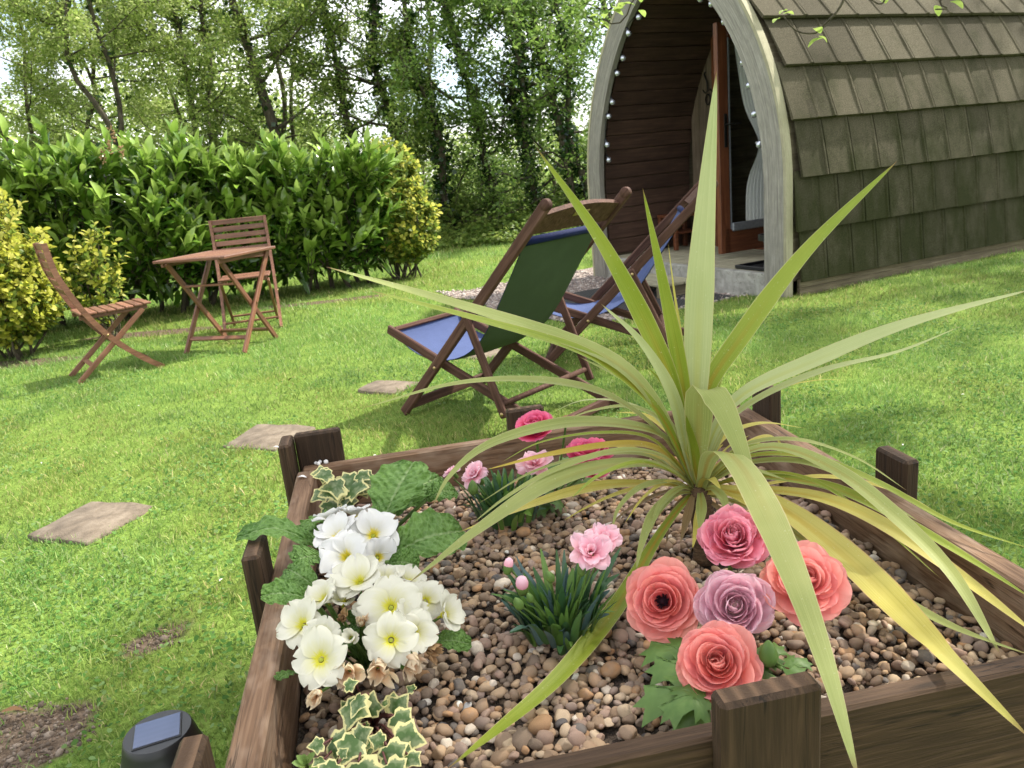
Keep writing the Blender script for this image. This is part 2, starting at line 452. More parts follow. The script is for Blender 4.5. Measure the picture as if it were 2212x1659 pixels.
tag(put('grass', mesh('grass', V.reshape(-1, 3), tri, col=np.repeat(c, 5, 0), smooth=False), leafy('grass_blades', vcol, 0.5, 0.3, 0.4)),
    'short mown grass blades covering the whole lawn', 'grass', kind='stuff')
# clover and other broad leaves in the turf near the planter
xs, ys = scatter(-3.4, 4.0, 1.0, 5.2, 62000, rg)
u1 = xs * PE1[0] + ys * PE1[1]; u2 = xs * PE2[0] + ys * PE2[1]
keep = ~((u1 > -0.27) & (u1 < 0.85) & (u2 > 0.63) & (u2 < 1.73))
for P in SLABS: keep &= ~in_poly(xs, ys, P)
keep &= rg.random(len(xs)) < sstep(vnoise(xs, ys, 2.4, 31) * 0.7 + vnoise(xs, ys, 6, 32) * 0.3, 0.42, 0.68)
keep &= rg.random(len(xs)) > bare(xs, ys) * 1.1
xs, ys = xs[keep], ys[keep]; n = len(xs)
rad = rg.uniform(0.005, 0.0105, n); zz = hgt(xs, ys) + rg.uniform(0.008, 0.024, n)
nx = rg.normal(0, 0.45, (n, 3)); nx[:, 2] = 1; nx /= np.linalg.norm(nx, axis=1)[:, None]
A = np.cross(nx, rg.normal(0, 1, (n, 3))); A /= np.linalg.norm(A, axis=1)[:, None]; Bv = np.cross(nx, A)
k6 = np.arange(6) * math.pi / 3; rr = np.array([1, 0.8, 0.9, 0.75, 0.9, 0.8])
C0 = np.stack([xs, ys, zz], 1)
V = C0[:, None] + rad[:, None, None] * rr[None, :, None] * (A[:, None] * np.cos(k6)[None, :, None] + 0.75 * Bv[:, None] * np.sin(k6)[None, :, None])
c = np.array([(0.07, 0.16, 0.035), (0.10, 0.20, 0.05), (0.16, 0.25, 0.09)])[rg.choice(3, n)] * rg.uniform(0.75, 1.2, n)[:, None]
tag(put('clover', mesh('clover', V.reshape(-1, 3), np.arange(n * 6).reshape(n, 6), col=np.repeat(c, 6, 0), smooth=False), leafy('clover_leaf', vcol, 0.8, 0.08, 0.35)),
    'patches of clover and small broad leaves growing in the turf', 'clover', kind='stuff')

# stepping slabs sunk into the lawn
m, nt, b = mk('sandstone_slab')
v = coords(nt, 'Object')
nt.links.new(ramp(nt, noise(nt, v, 14, 8, 0.7), [(0.3, (0.075, 0.057, 0.040)), (0.5, (0.135, 0.105, 0.075)), (0.72, (0.195, 0.158, 0.118))]), b.inputs['Base Color'])
b.inputs['Roughness'].default_value = 0.9; bump(nt, b, noise(nt, v, 60, 8, 0.7), 0.5, 0.01)
M_slab = m
slab_lab = ['closest and largest stone stepping slab in the lawn, beside the planter', 'second stone stepping slab, behind the far post of the planter',
            'third stone stepping slab, by the foot of the green deck chair', 'fourth stone stepping slab, seen beneath the green deck chair']
for P, lab in zip(SLABS, slab_lab):
    ctr = P.mean(0); Q = []
    for i in range(4):
        for t in np.linspace(0, 1, 9)[:-1]:
            q = P[i] * (1 - t) + P[(i + 1) % 4] * t - ctr
            Q.append(q * (1.0 + 0.16 * (vnoise(q[0], q[1], 11, 41) - 0.5)) * (1.0 - 0.05 * (abs(t - 0.5) * 2) ** 4))
    Q = np.array(Q); k = len(Q); z0 = float(hgt(*ctr))
    V = [(q[0], q[1], -0.03) for q in Q] + [(q[0], q[1], 0.008) for q in Q] + [(q[0] * 0.96, q[1] * 0.96, 0.013) for q in Q] + [(0, 0, 0.014)]
    F = [(i, (i + 1) % k, k + (i + 1) % k, k + i) for i in range(k)] + [(k + i, k + (i + 1) % k, 2 * k + (i + 1) % k, 2 * k + i) for i in range(k)] + [(2 * k + i, 2 * k + (i + 1) % k, 3 * k) for i in range(k)]
    tag(put('stepping_slab', mesh('slab', V, F), M_slab, None, (ctr[0], ctr[1], z0)), lab, 'paving slab', 'stepping slabs across the lawn', 'thing')

# gravel in front of the pod
m, nt, b = mk('path_gravel')
v = coords(nt, 'Object'); vo = nd(nt, 'ShaderNodeTexVoronoi'); vo.inputs['Scale'].default_value = 55; nt.links.new(v, vo.inputs['Vector'])
nt.links.new(ramp(nt, noise(nt, v, 50, 4), [(0.3, (0.16, 0.12, 0.10)), (0.6, (0.34, 0.28, 0.25)), (0.8, (0.45, 0.40, 0.36))]), b.inputs['Base Color'])
b.inputs['Roughness'].default_value = 0.9; bump(nt, b, vo.outputs[0], 1.0, 0.02)
lxs = np.linspace(-1.75, 0.5, 40); lys = np.linspace(-1.02, 1.9, 50)
LX, LY = np.meshgrid(lxs, lys, indexing='ij'); X, Y = from_pod(LX, LY)
inm = gravel_mask(X, Y).ravel()
gf = grid_faces(40, 50); gf = gf[inm[gf].all(1)]
tag(put('gravel_path', mesh('gravel_path', np.stack([X.ravel(), Y.ravel(), hgt(X, Y).ravel() + 0.006], 1), gf), m), 'pinkish grey gravel area in front of the camping pod', 'gravel', kind='structure')
rg2 = np.random.default_rng(5)
ico = np.array([(0, 1, 1.618), (0, -1, 1.618), (0, 1, -1.618), (0, -1, -1.618), (1, 1.618, 0), (-1, 1.618, 0), (1, -1.618, 0), (-1, -1.618, 0), (1.618, 0, 1), (-1.618, 0, 1), (1.618, 0, -1), (-1.618, 0, -1)]) / 1.9
icf = np.array([(0, 1, 8), (0, 9, 1), (0, 8, 4), (0, 5, 9), (0, 4, 5), (1, 6, 8), (1, 9, 7), (1, 7, 6), (8, 10, 4), (8, 6, 10), (4, 10, 2), (4, 2, 5), (5, 2, 11), (5, 11, 9), (9, 11, 7), (7, 11, 3), (7, 3, 6), (6, 3, 10), (2, 10, 3), (2, 3, 11)])
n = 4200
lx = rg2.uniform(-1.7, 0.1, n); ly = rg2.uniform(-1.0, 1.85, n); gx_, gy_ = from_pod(lx, ly); k = gravel_mask(gx_, gy_); gx_, gy_ = gx_[k], gy_[k]; n = len(gx_)
sc = rg2.uniform(0.008, 0.017, (n, 1, 1)) * rg2.uniform(0.7, 1.3, (n, 1, 3)) * np.array([1, 1, 0.7])
V = ico[None] * sc * rg2.uniform(0.85, 1.15, (n, 12, 1)) + np.stack([gx_, gy_, hgt(gx_, gy_) + 0.01], 1)[:, None]
c = np.array([(0.36, 0.30, 0.27), (0.27, 0.21, 0.18), (0.45, 0.40, 0.36), (0.20, 0.17, 0.16)])[rg2.choice(4, n)] * rg2.uniform(0.8, 1.15, n)[:, None]
M_stonev = mk('loose_stone')[0]; nt = M_stonev.node_tree; nt.links.new(vcol(nt), nt.nodes['Principled BSDF'].inputs['Base Color']); nt.nodes['Principled BSDF'].inputs['Roughness'].default_value = 0.85
tag(put('loose_gravel', mesh('loose_gravel', V.reshape(-1, 3), (np.arange(n)[:, None, None] * 12 + icf[None]).reshape(-1, 3), col=np.repeat(c, 12, 0), smooth=False), M_stonev),
    'loose stones of the gravel area by the pod', 'gravel', kind='stuff')

# crumbs of earth on the bare patches
x = rg2.uniform(-1.8, -0.7, 9000); y = rg2.uniform(1.3, 2.0, 9000); k = rg2.random(9000) < bare(x, y) * 0.9; x, y = x[k], y[k]; n = len(x)
sc = rg2.lognormal(math.log(0.0032), 0.5, (n, 1, 1)) * rg2.uniform(0.7, 1.3, (n, 1, 3))
V = ico[None] * sc * rg2.uniform(0.8, 1.2, (n, 12, 1)) + np.stack([x, y, hgt(x, y) + 0.001], 1)[:, None]
c = np.array([(0.10, 0.073, 0.052), (0.14, 0.105, 0.078), (0.07, 0.05, 0.035), (0.19, 0.15, 0.115)])[rg2.choice(4, n)] * rg2.uniform(0.8, 1.15, n)[:, None]
tag(put('soil_crumbs', mesh('soil_crumbs', V.reshape(-1, 3), (np.arange(n)[:, None, None] * 12 + icf[None]).reshape(-1, 3), col=np.repeat(c, 12, 0), smooth=False), M_stonev),
    'crumbs of dry earth on the bare patch of lawn beside the solar light', 'soil', kind='stuff')
# ================================================================== camping pod
Z0, RA, KA = 0.8, 2.28, 0.875
ZAP = Z0 + math.sqrt(RA ** 2 - KA ** 2)
def prof_pt(s, off=0.0):
    """point (half width, height) at arc length s from the ground, offset inwards by off"""
    if s < Z0: return (RA - KA - off, s)
    a = (s - Z0) / RA
    return ((RA - off) * math.cos(a) - KA, Z0 + (RA - off) * math.sin(a))
def s_apex(off=0.0): return Z0 + RA * math.acos(KA / (RA - off))
M_arch = wood('weathered_grey_timber', (0.15, 0.14, 0.12), (0.27, 0.255, 0.225), (0.40, 0.385, 0.345), 0.8, (2.0, 26, 1), 'UV', wear=(0.34, 0.32, 0.26), wscale=3, cut=(0.55, 0.8))
M_trim = wood('pale_edge_timber', (0.22, 0.20, 0.13), (0.38, 0.355, 0.24), (0.50, 0.47, 0.33), 0.8, (2.0, 20, 1), 'UV')
M_plank = wood('dark_cedar_boards', (0.035, 0.02, 0.015), (0.075, 0.042, 0.03), (0.12, 0.07, 0.05), 0.6, (2.5, 45, 45), grain=0.25)
M_back = wood('aged_back_boards', (0.09, 0.065, 0.045), (0.16, 0.12, 0.085), (0.24, 0.185, 0.14), 0.7, (2.5, 40, 40))
M_doorw = wood('orange_brown_door', (0.085, 0.026, 0.012), (0.15, 0.050, 0.022), (0.22, 0.08, 0.036), 0.42, (3, 50, 50), spec=0.45)
M_deck = wood('pale_deck_timber', (0.22, 0.20, 0.13), (0.36, 0.33, 0.23), (0.46, 0.43, 0.32), 0.8, (2, 30, 30), wear=(0.30, 0.31, 0.20), cut=(0.5, 0.75))
M_sill = wood('grey_sill_timber', (0.20, 0.195, 0.17), (0.33, 0.325, 0.29), (0.43, 0.42, 0.38), 0.85, (2, 14, 14), wear=(0.12, 0.12, 0.10), cut=(0.58, 0.72))
M_base = wood('grooved_base_timber', (0.10, 0.08, 0.05), (0.20, 0.165, 0.105), (0.29, 0.245, 0.17), 0.85, (2, 30, 30))
M_black = plain('black_plastic', (0.012, 0.013, 0.016), 0.4, 0.5, bmp=0.05)
M_iron = plain('black_iron', (0.015, 0.014, 0.013), 0.5, 0.5, 0.6)
M_grey = plain('grey_aluminium', (0.30, 0.33, 0.37), 0.4, 0.5, 0.5, bmp=0.03)
# felt shingle: grey brown grit with moss that grows in streaks
m, nt, b = mk('mossy_felt_tile')
v = coords(nt, 'Object')
grit = noise(nt, v, 160, 3, 0.7)
base = ramp(nt, grit, [(0.25, (0.030, 0.026, 0.016)), (0.5, (0.074, 0.065, 0.043)), (0.75, (0.145, 0.130, 0.092))])
ri = rnd(nt)
hs = nd(nt, 'ShaderNodeHueSaturation'); nt.links.new(base, hs.inputs['Color']); nt.links.new(math_(nt, 'ADD', math_(nt, 'MULTIPLY', ri, 0.35), 0.82), hs.inputs['Value'])
geo = nd(nt, 'ShaderNodeNewGeometry'); sp = nd(nt, 'ShaderNodeSeparateXYZ'); nt.links.new(geo.outputs['Position'], sp.inputs[0])
ms = nd(nt, 'ShaderNodeMapping'); ms.inputs['Scale'].default_value = (3.5, 3.5, 1.6); nt.links.new(geo.outputs['Position'], ms.inputs[0])
mo = noise(nt, ms.outputs[0], 1.6, 6, 0.65)
low = nd(nt, 'ShaderNodeMapRange'); low.inputs[1].default_value = 2.4; low.inputs[2].default_value = 0.2; low.inputs[3].default_value = -0.24; low.inputs[4].default_value = 0.26
nt.links.new(sp.outputs[2], low.inputs[0])
mossf = ramp(nt, math_(nt, 'ADD', mo, low.outputs[0]), [(0.42, 0.0), (0.80, 0.8)])
moss = ramp(nt, grit, [(0.3, (0.010, 0.014, 0.003)), (0.7, (0.032, 0.040, 0.009))])
nt.links.new(mixc(nt, mossf, hs.outputs[0], moss), b.inputs['Base Color'])
b.inputs['Roughness'].default_value = 0.95; b.inputs['Specular IOR Level'].default_value = 0.15
bump(nt, b, grit, 0.6, 0.004)
M_tile = m

pod = thing('camping_pod', (POD_O[0], POD_O[1], 0), 'arched timber camping pod with mossy brown tiles and an open porch', 'cabin', POD_A)
PODL = 4.9
TIN = 0.20       # wall thickness
# body shell between the tiles and the inner boards
V, UV = [], []
ss = np.linspace(0.10, s_apex(0.075), 30)
for x in (0.03, PODL):
    for sgn in (-1, 1):
        for s in ss:
            w, z = prof_pt(s, 0.075); V.append((x, sgn * max(w, 0), z))
        for s in ss:
            w, z = prof_pt(s, 0.17); V.append((x, sgn * max(w, 0.002 * 0), z))
k = len(ss); F = []
for h in (0, 1):
    o = h * 2 * k
    for i in range(k - 1):
        for blk in (0, k):
            F.append((o + blk + i, o + blk + i + 1, o + 4 * k + blk + i + 1, o + 4 * k + blk + i))
        F.append((o + i, o + i + 1, o + k + i + 1, o + k + i)); F.append((o + 4 * k + i, o + 4 * k + i + 1, o + 5 * k + i + 1, o + 5 * k + i))
put('wall_shell', mesh('wall_shell', V, F, smooth=False), M_base, pod)
# rear wall
zz = [prof_pt(s, 0.05) for s in np.linspace(0.08, s_apex(0.05), 24)]
out = [(w, z) for w, z in zz] + [(-w, z) for w, z in zz[::-1]]
V = [(PODL + 0.02, y, z) for y, z in out]
put('rear_wall', mesh('rear_wall', V, [tuple(range(len(V)))], smooth=False), M_plank, pod)
# arch beams: left and right half, with a thin pale edge strip outside each
def arch_strip(name, sgn, o0, o1, x0, x1, mat, par, n=36, s0=-0.06):
    V, UV, F = [], [], []
    for i in range(n + 1):
        t = i / n
        for j, (o, x) in enumerate(((o0, x0), (o1, x0), (o1, x1), (o0, x1))):
            s = s0 + (s_apex(o) - s0) * t
            w, z = prof_pt(s, o)
            V.append((x, sgn * max(w, 0.0015), z)); UV.append((s, (o - o0) * 4 if j < 2 else 1 + (x - x0) * 3))
    for i in range(n):
        for j in range(4):
            a = i * 4 + j; b_ = i * 4 + (j + 1) % 4
            F.append((a, b_, b_ + 4, a + 4))
    F.append((3, 2, 1, 0)); F.append(tuple(4 * n + j for j in range(4)))
    return put(name, mesh(name, V, F, uv=UV, smooth=False), mat, par)
for sgn in (-1, 1):
    a = arch_strip('arch_beam', sgn, 0.057, 0.258, 0.0, 0.052, M_arch, pod)
    arch_strip('edge_strip', sgn, 0.028, 0.055, -0.004, 0.060, M_trim, a)
# inner boards of the porch, running along the pod
gap = 0.008; bh = 0.155
for sgn in (1, -1):
    s = 0.16
    while s < s_apex(TIN) - 0.02:
        s1 = min(s + bh, s_apex(TIN))
        (w0, z0), (w1, z1) = prof_pt(s + gap, TIN), prof_pt(s1, TIN)
        d = Vector((0, sgn * (w1 - w0), z1 - z0))
        L = 1.05
        X = Vector((1, 0, 0)); Z_ = d.normalized(); Yv = Z_.cross(X)
        put('plank', unique_box(L, 0.02, d.length, 0.004), M_plank, pod, (0.105 + L / 2, sgn * (w0 + w1) / 2, (z0 + z1) / 2), Matrix((X, Yv, Z_)).transposed())
        s = s1
# back wall boards with the doorway left open
DX = 1.13; y = -1.2
while y < 1.2:
    y1 = y + 0.128
    zb, zt = 0.15, []
    def top(yy):
        w = abs(yy) + KA
        return Z0 + math.sqrt(max(0.0001, (RA - TIN - 0.005) ** 2 - w * w)) if w < RA - TIN - 0.005 else None
    ys_ = np.linspace(y + 0.003, y1 - 0.003, 5); tops = [top(q) for q in ys_]
    if any(t is None for t in tops): y = y1; continue
    if -0.13 < (y + y1) / 2 < 0.66:
        zb = 2.18
        if min(tops) < zb + 0.03: y = y1; continue
    k = 5
    V = [(0, q - y, zb) for q in ys_] + [(0, q - y, t) for q, t in zip(ys_, tops)] + [(0.025, q - y, zb) for q in ys_] + [(0.025, q - y, t) for q, t in zip(ys_, tops)]
    V = [(v[2], v[1], v[0]) for v in V]          # grain along local X = upwards
    F = [tuple([0, 1, 2, 3, 4] + [9, 8, 7, 6, 5]), tuple([14, 13, 12, 11, 10] + [15, 16, 17, 18, 19]), (0, 5, 15, 10), (4, 14, 19, 9)]
    put('back_board', mesh('back_board', V, F, smooth=False), M_back, pod, (DX, y, 0), Matrix(((0, 0, 1), (0, 1, 0), (1, 0, 0))))
    y = y1
# floor boards and the front sill
for i in range(8):
    put('floor_board', unique_box(0.135, 2.36, 0.03, 0.003), M_deck, pod, (0.13 + i * 0.14, 0, 0.135))
put('front_sill', unique_box(0.07, 2.40, 0.24, 0.006), M_sill, pod, (0.062, 0, 0.032))
beamx = put('inner_floor', unique_box(PODL - 1.3, 2.3, 0.03, 0), M_deck, pod, (1.27 + (PODL - 1.3) / 2, 0, 0.134))
# base boards below the tiles: grooved decking, two courses a side
for sgn in (-1, 1):
    for k_ in range(2):
        gb = MB()
        for g in range(5):
            bm_ = box_mesh(PODL - 0.1, 0.03, 0.010, 0.001)
            Vb = np.array([v.co[:] for v in bm_.vertices]); gb.add(Vb + (0, 0, -0.026 + g * 0.0125), [tuple(p.vertices) for p in bm_.polygons])
        gb.add(np.array([(sx * (PODL - 0.1) / 2, -sgn * 0.004 + sy * 0.010, sz * 0.03) for sx in (-1, 1) for sy in (-1, 1) for sz in (-1, 1)]), [(0, 1, 3, 2), (4, 6, 7, 5), (0, 4, 5, 1), (2, 3, 7, 6), (1, 5, 7, 3), (0, 2, 6, 4)])
        put('base_board', gb.mesh('base_board', False), M_base, pod, (0.12 + (PODL - 0.1) / 2, sgn * 1.375, 0.02 + k_ * 0.066))
# tile courses
rows = [0.10, 0.475, 0.855]
zt_ = [1.255, 1.63, 1.98, 2.30, 2.58]
for z in zt_: rows.append(Z0 + RA * math.asin((z - Z0) / RA))
rows.append(s_apex(0.0) - 0.02)
TW = 0.263
far_side = MB()
for ri_ in range(len(rows) - 1):
    s0, s1 = rows[ri_], rows[ri_ + 1]
    (w0, z0), (w1, z1) = prof_pt(s0, 0.0), prof_pt(min(s1 + 0.05, s_apex(0.05) - 0.005), 0.045)
    H = math.hypot(w1 - w0, z1 - z0); ang = math.atan2(z1 - z0, w0 - w1)
    # local tile: X along pod, Y up the slope, Z outwards
    def tile(tw, seed):
        r = np.random.default_rng(seed); t = 0.020; V = []
        xs_ = [0.004, tw - 0.040, tw - 0.030, tw - 0.014, tw - 0.005]; zs_ = [0.0, 0.0, 0.009, 0.009, 0.0]
        for yy in (0.0, 0.30 * H, 0.7 * H, H):
            sag = 0.008 * math.sin(math.pi * yy / H)
            for xq, zq in zip(xs_, zs_):
                V.append((xq, yy + (r.normal(0, 0.001) if yy == 0 else 0), zq + (t if yy == 0 else t * 0.7) + sag + r.normal(0, 0.001)))
        for xq in xs_: V.append((xq, 0.0, -0.004))
        F = []
        for a in range(3):
            for q in range(4): F.append((a * 5 + q, a * 5 + q + 1, (a + 1) * 5 + q + 1, (a + 1) * 5 + q))
        for q in range(4): F.append((20 + q, 20 + q + 1, q + 1, q))
        F.append((20, 0, 5, 10, 15)); F.append((24, 19, 14, 9, 4))
        return V, F
    var = [mesh('tile', *tile(TW, 100 * ri_ + q), smooth=False) for q in range(4)]
    off = -0.01 if ri_ % 2 else -0.125
    nt_ = int((PODL - 0.12) / TW) + 2
    rgt = np.random.default_rng(200 + ri_)
    for q in range(nt_):
        x0 = 0.235 + (q - 1) * TW + off
        if x0 < 0.064: x0 = 0.064 if x0 > -0.1 else None
        if x0 is None: continue
        if x0 + TW > PODL + 0.15: continue
        for sgn in (-1, 1):
            if sgn < 0: X = Vector((1, 0, 0)); Y_ = Vector((0, math.cos(ang), math.sin(ang)))
            else: X = Vector((-1, 0, 0)); Y_ = Vector((0, -math.cos(ang), math.sin(ang)))
            Zv = X.cross(Y_); M3 = Matrix((X, Y_, Zv)).transposed()
            loc = Vector((x0 if sgn < 0 else x0 + TW, sgn * w0, z0))
            if sgn < 0:
                put('tile', var[int(rgt.integers(4))], M_tile, pod, loc + Vector((0, 0, float(rgt.normal(0, 0.001)))), M3 @ Matrix.Rotation(float(rgt.normal(0, 0.002)), 3, 'Z'))
            else:
                Vt, Ft = tile(TW, q)
                far_side.add(np.array([(M3 @ Vector(v_) + loc)[:] for v_ in Vt]), Ft)
tag(put('far_slope_tiles', far_side.mesh('far_slope_tiles', False), M_tile, pod), kind='stuff')
rd = MB(); V, F, _ = tube([(0.1, 0, ZAP + 0.05), (PODL + 0.05, 0, ZAP + 0.05)], 0.09, 10); rd.add(V, F)
put('ridge_cap', rd.mesh('ridge_cap'), M_tile, pod)
# door, standing open at right angles to the back wall
DY = -0.13
door = put('door', unique_box(0.64, 0.052, 0.22, 0.004), M_doorw, pod, (0.79, DY, 0.31))         # bottom rail
put('door_stile', unique_box(1.93, 0.052, 0.105, 0.004), M_doorw, door, (0.4825 - 0.79, 0, 1.165 - 0.31), Matrix(((0, 0, 1), (0, 1, 0), (1, 0, 0))))
put('door_stile', unique_box(1.93, 0.052, 0.105, 0.004), M_doorw, door, (1.06 - 0.79, 0, 1.165 - 0.31), Matrix(((0, 0, 1), (0, 1, 0), (1, 0, 0))))
put('top_rail', unique_box(0.46, 0.048, 0.12, 0.004), M_doorw, door, (0.77 - 0.79, 0, 2.06 - 0.31))
gm, nt, b = mk('door_glass')
b.inputs['Base Color'].default_value = (0.9, 0.95, 0.93, 1); b.inputs['Roughness'].default_value = 0.02; b.inputs['Transmission Weight'].default_value = 1.0; b.inputs['IOR'].default_value = 1.02; b.inputs['Specular IOR Level'].default_value = 0.5
put('glass_pane', unique_box(0.47, 0.004, 1.60, 0), gm, door, (0.77 - 0.79, -0.008, 1.21 - 0.31))
put('gasket', unique_box(1.6, 0.008, 0.012, 0), M_grey, door, (0.545 - 0.79, -0.028, 1.21 - 0.31), Matrix(((0, 0, 1), (0, 1, 0), (1, 0, 0))))
put('weather_bar', unique_box(0.52, 0.03, 0.075, 0.008), M_grey, door, (0.80 - 0.79, -0.043, 0.43 - 0.31))
hp = put('handle_plate', unique_box(0.28, 0.008, 0.035, 0.003), M_iron, door, (0.50 - 0.79, -0.031, 1.26 - 0.31), Matrix(((0, 0, 1), (0, 1, 0), (1, 0, 0))))
hb = MB(); V, F, _ = tube([(0.50, -0.03, 1.31), (0.50, -0.075, 1.31), (0.54, -0.08, 1.31), (0.63, -0.08, 1.31)], 0.009, 8); hb.add(V - np.array([0.79, 0, 0.31]), F)
put('handle', hb.mesh('handle'), M_iron, door)
fr_ = put('door_frame', unique_box(2.03, 0.05, 0.06, 0.003), M_doorw, pod, (DX - 0.02, 0.685, 1.165), Matrix(((0, 0, 1), (0, 1, 0), (1, 0, 0))))
put('jamb', unique_box(2.03, 0.05, 0.06, 0.003), M_doorw, fr_, (0, 0, 0.86), None)
bpy.data.objects['jamb'].matrix_basis = Matrix.Translation((0, -0.86, 0))
put('threshold', unique_box(0.09, 0.82, 0.03, 0.003), M_doorw, pod, (DX - 0.02, 0.265, 0.167))

# curtain inside the doorway, tied back
m, nt, b = mk('curtain_cloth'); v = coords(nt)
nt.links.new(ramp(nt, noise(nt, v, 120, 2), [(0.3, (0.50, 0.50, 0.50)), (0.7, (0.62, 0.62, 0.61))]), b.inputs['Base Color']); b.inputs['Roughness'].default_value = 0.9
cx, cyy = 1.24, 0.28
NV, NU = 30, 40; V = []
for i in range(NV):
    t = i / (NV - 1); z = 0.34 + 1.78 * t
    pinch = math.exp(-((z - 1.12) / 0.26) ** 2); wd = (0.25 if z > 1.12 else 0.27) * (1 - 0.62 * pinch)
    shift = -0.10 * pinch + (0.14 * max(0, z - 1.12) if z > 1.12 else 0)
    for j in range(NU):
        u = j / (NU - 1) - 0.5
        V.append((0.022 * math.sin(u * 34 + 1.2 * math.sin(3 * z)) * (1 - 0.4 * pinch), u * wd + shift, z))
lxw, lyw = from_pod(cx, cyy)
cur = thing('curtain', (lxw, lyw, 0), 'pale grey curtain tied back inside the open doorway of the pod', 'curtain', POD_A)
put('cloth', mesh('cloth', V, grid_faces(NV, NU)), m, cur)
V, F, _ = tube([(0.0, 0.30, 2.13), (0.0, -0.28, 2.13)], 0.012, 8); put('curtain_rail', mesh('curtain_rail', V, F), M_iron, cur)
aa = np.linspace(0, 2 * math.pi, 17); V, F, _ = tube([(0.035 * math.cos(q), -0.10 + 0.085 * math.sin(q), 1.12 + 0.02 * math.sin(q)) for q in aa], 0.012, 6); put('tieback', mesh('tieback', V, F), m, cur)

# small bench, hooks, tray and black container in the porch
def podw(lx, ly, z): q = from_pod(lx, ly); return (q[0], q[1], z)
t = thing('porch_bench', podw(0.86, 1.0, 0.15), 'small red brown wooden bench against the back wall of the porch', 'bench', POD_A)
put('seat', unique_box(0.36, 0.30, 0.03, 0.004), M_doorw, t, (0, 0, 0.345)); put('shelf', unique_box(0.33, 0.27, 0.02, 0.003), M_doorw, t, (0, 0, 0.17))
for a in (-1, 1):
    for c_ in (-1, 1): put('leg', unique_box(0.04, 0.04, 0.33, 0.003), M_doorw, t, (a * 0.155, c_ * 0.125, 0.165))
for ly_, lab in ((0.80, 'black iron bottle-opener hook on the porch back wall, farther from the door'), (0.69, 'black iron bottle-opener hook on the porch back wall, closer to the door')):
    t = thing('wall_hook', podw(DX - 0.03, ly_, 1.58), lab, 'hook', POD_A, 'iron hooks on the porch wall')
    V, F, _ = tube([(0.02, 0.05, 0.28), (0, 0.04, 0.26), (0, 0.0, 0.18), (0, -0.01, 0.10), (-0.02, 0.01, 0.08), (-0.03, 0.03, 0.11)], 0.008, 6); put('hook_arm', mesh('hook_arm', V, F), M_iron, t)
    aa = np.linspace(0, 2 * math.pi, 13); V, F, _ = tube([(0.005, 0.035 * math.cos(q), 0.02 + 0.05 * math.sin(q)) for q in aa], 0.007, 6); put('hook_ring', mesh('hook_ring', V, F), M_iron, t)
t = thing('boot_tray', podw(0.27, -0.93, 0.151), 'low black plastic tray on the porch floor by the grey arch', 'tray', POD_A)
put('tray_base', unique_box(0.30, 0.46, 0.008, 0.002), M_black, t, (0, 0, 0.006))
for a in (-1, 1):
    put('rim', unique_box(0.30, 0.012, 0.028, 0.003), M_black, t, (0, a * 0.235, 0.018)); put('rim', unique_box(0.012, 0.48, 0.028, 0.003), M_black, t, (a * 0.155, 0, 0.018))
t = thing('black_pedestal_pot', podw(0.22, -1.02, 0.164), 'tall black pedestal pot standing on the porch tray', 'pot', POD_A)
V, F = lathe([(0.0, 0), (0.085, 0), (0.088, 0.02), (0.06, 0.05), (0.055, 0.12), (0.062, 0.19), (0.09, 0.22), (0.12, 0.225), (0.12, 0.27), (0.10, 0.27), (0.09, 0.24), (0, 0.235)], 24)
put('pot_body', mesh('pot_body', V, F, smooth=False), M_black, t)
V, F = lathe([(0.0, 0), (0.02, 0.002), (0.02, 0.012), (0, 0.014)], 12); put('white_badge', mesh('badge', V, F), plain('white_badge', (0.8, 0.8, 0.8), bmp=0), t, (-0.06, -0.02, 0.10), Matrix.Rotation(R(-80), 3, 'Y'))
# wooden step and rubber mat in front of the sill
t = thing('porch_step', podw(-0.30, -0.18, -0.052), 'low weathered wooden step in front of the pod sill', 'step', POD_A)
for i in range(3): put('tread', unique_box(0.62, 0.115, 0.028, 0.006), M_deck, t, (-0.125 + i * 0.12, 0, 0.125), Matrix.Rotation(R(90), 3, 'Z'))
for a in (-1, 1): put('support', unique_box(0.34, 0.05, 0.11, 0.003), M_base, t, (0, a * 0.24, 0.055))
m, nt, b = mk('black_mesh_mat'); v = coords(nt, 'Object'); ck = nd(nt, 'ShaderNodeTexChecker'); ck.inputs['Scale'].default_value = 60; nt.links.new(v, ck.inputs[0])
nt.links.new(mixc(nt, ck.outputs[1], (0.012, 0.012, 0.013), (0.04, 0.04, 0.042)), b.inputs['Base Color']); b.inputs['Roughness'].default_value = 0.8; bump(nt, b, ck.outputs[1], 0.8, 0.008)
tag(put('rubber_mat', unique_box(1.0, 1.55, 0.014, 0.004), m, None, podw(-0.55, -0.25, -0.04), Matrix.Rotation(POD_A, 3, 'Z')), 'black rubber mesh mat on the gravel before the porch', 'mat')

# string of bulbs under the arch
bulb_glass, nt, b = mk('clear_bulb_glass')
b.inputs['Base Color'].default_value = (0.55, 0.58, 0.66, 1); b.inputs['Metallic'].default_value = 0.7; b.inputs['Roughness'].default_value = 0.12
sl_ = thing('string_lights', podw(0.14, 0, 2.6), 'string of clear round glass bulbs hung inside the arch edge of the pod', 'string lights', POD_A)
def Z1(x, y): return ((1440 + x * 0.25316) / 1.1573, (y * 0.25316) / 1.1573)
pts = [(325, 1580), (310, 1430), (325, 1150), (360, 1010), (410, 725), (465, 575), (520, 330), (620, 170), None, (1230, -10), (1340, 40), (1465, 215), (1650, 620), (1710, 845), (1760, 1130), (1810, 1430)]
V, F = lathe([(0.0, -0.027), (0.012, -0.024), (0.022, -0.015), (0.0265, 0.0), (0.022, 0.015), (0.012, 0.025), (0.010, 0.034)], 14); bme = mesh('bulb', V, F)
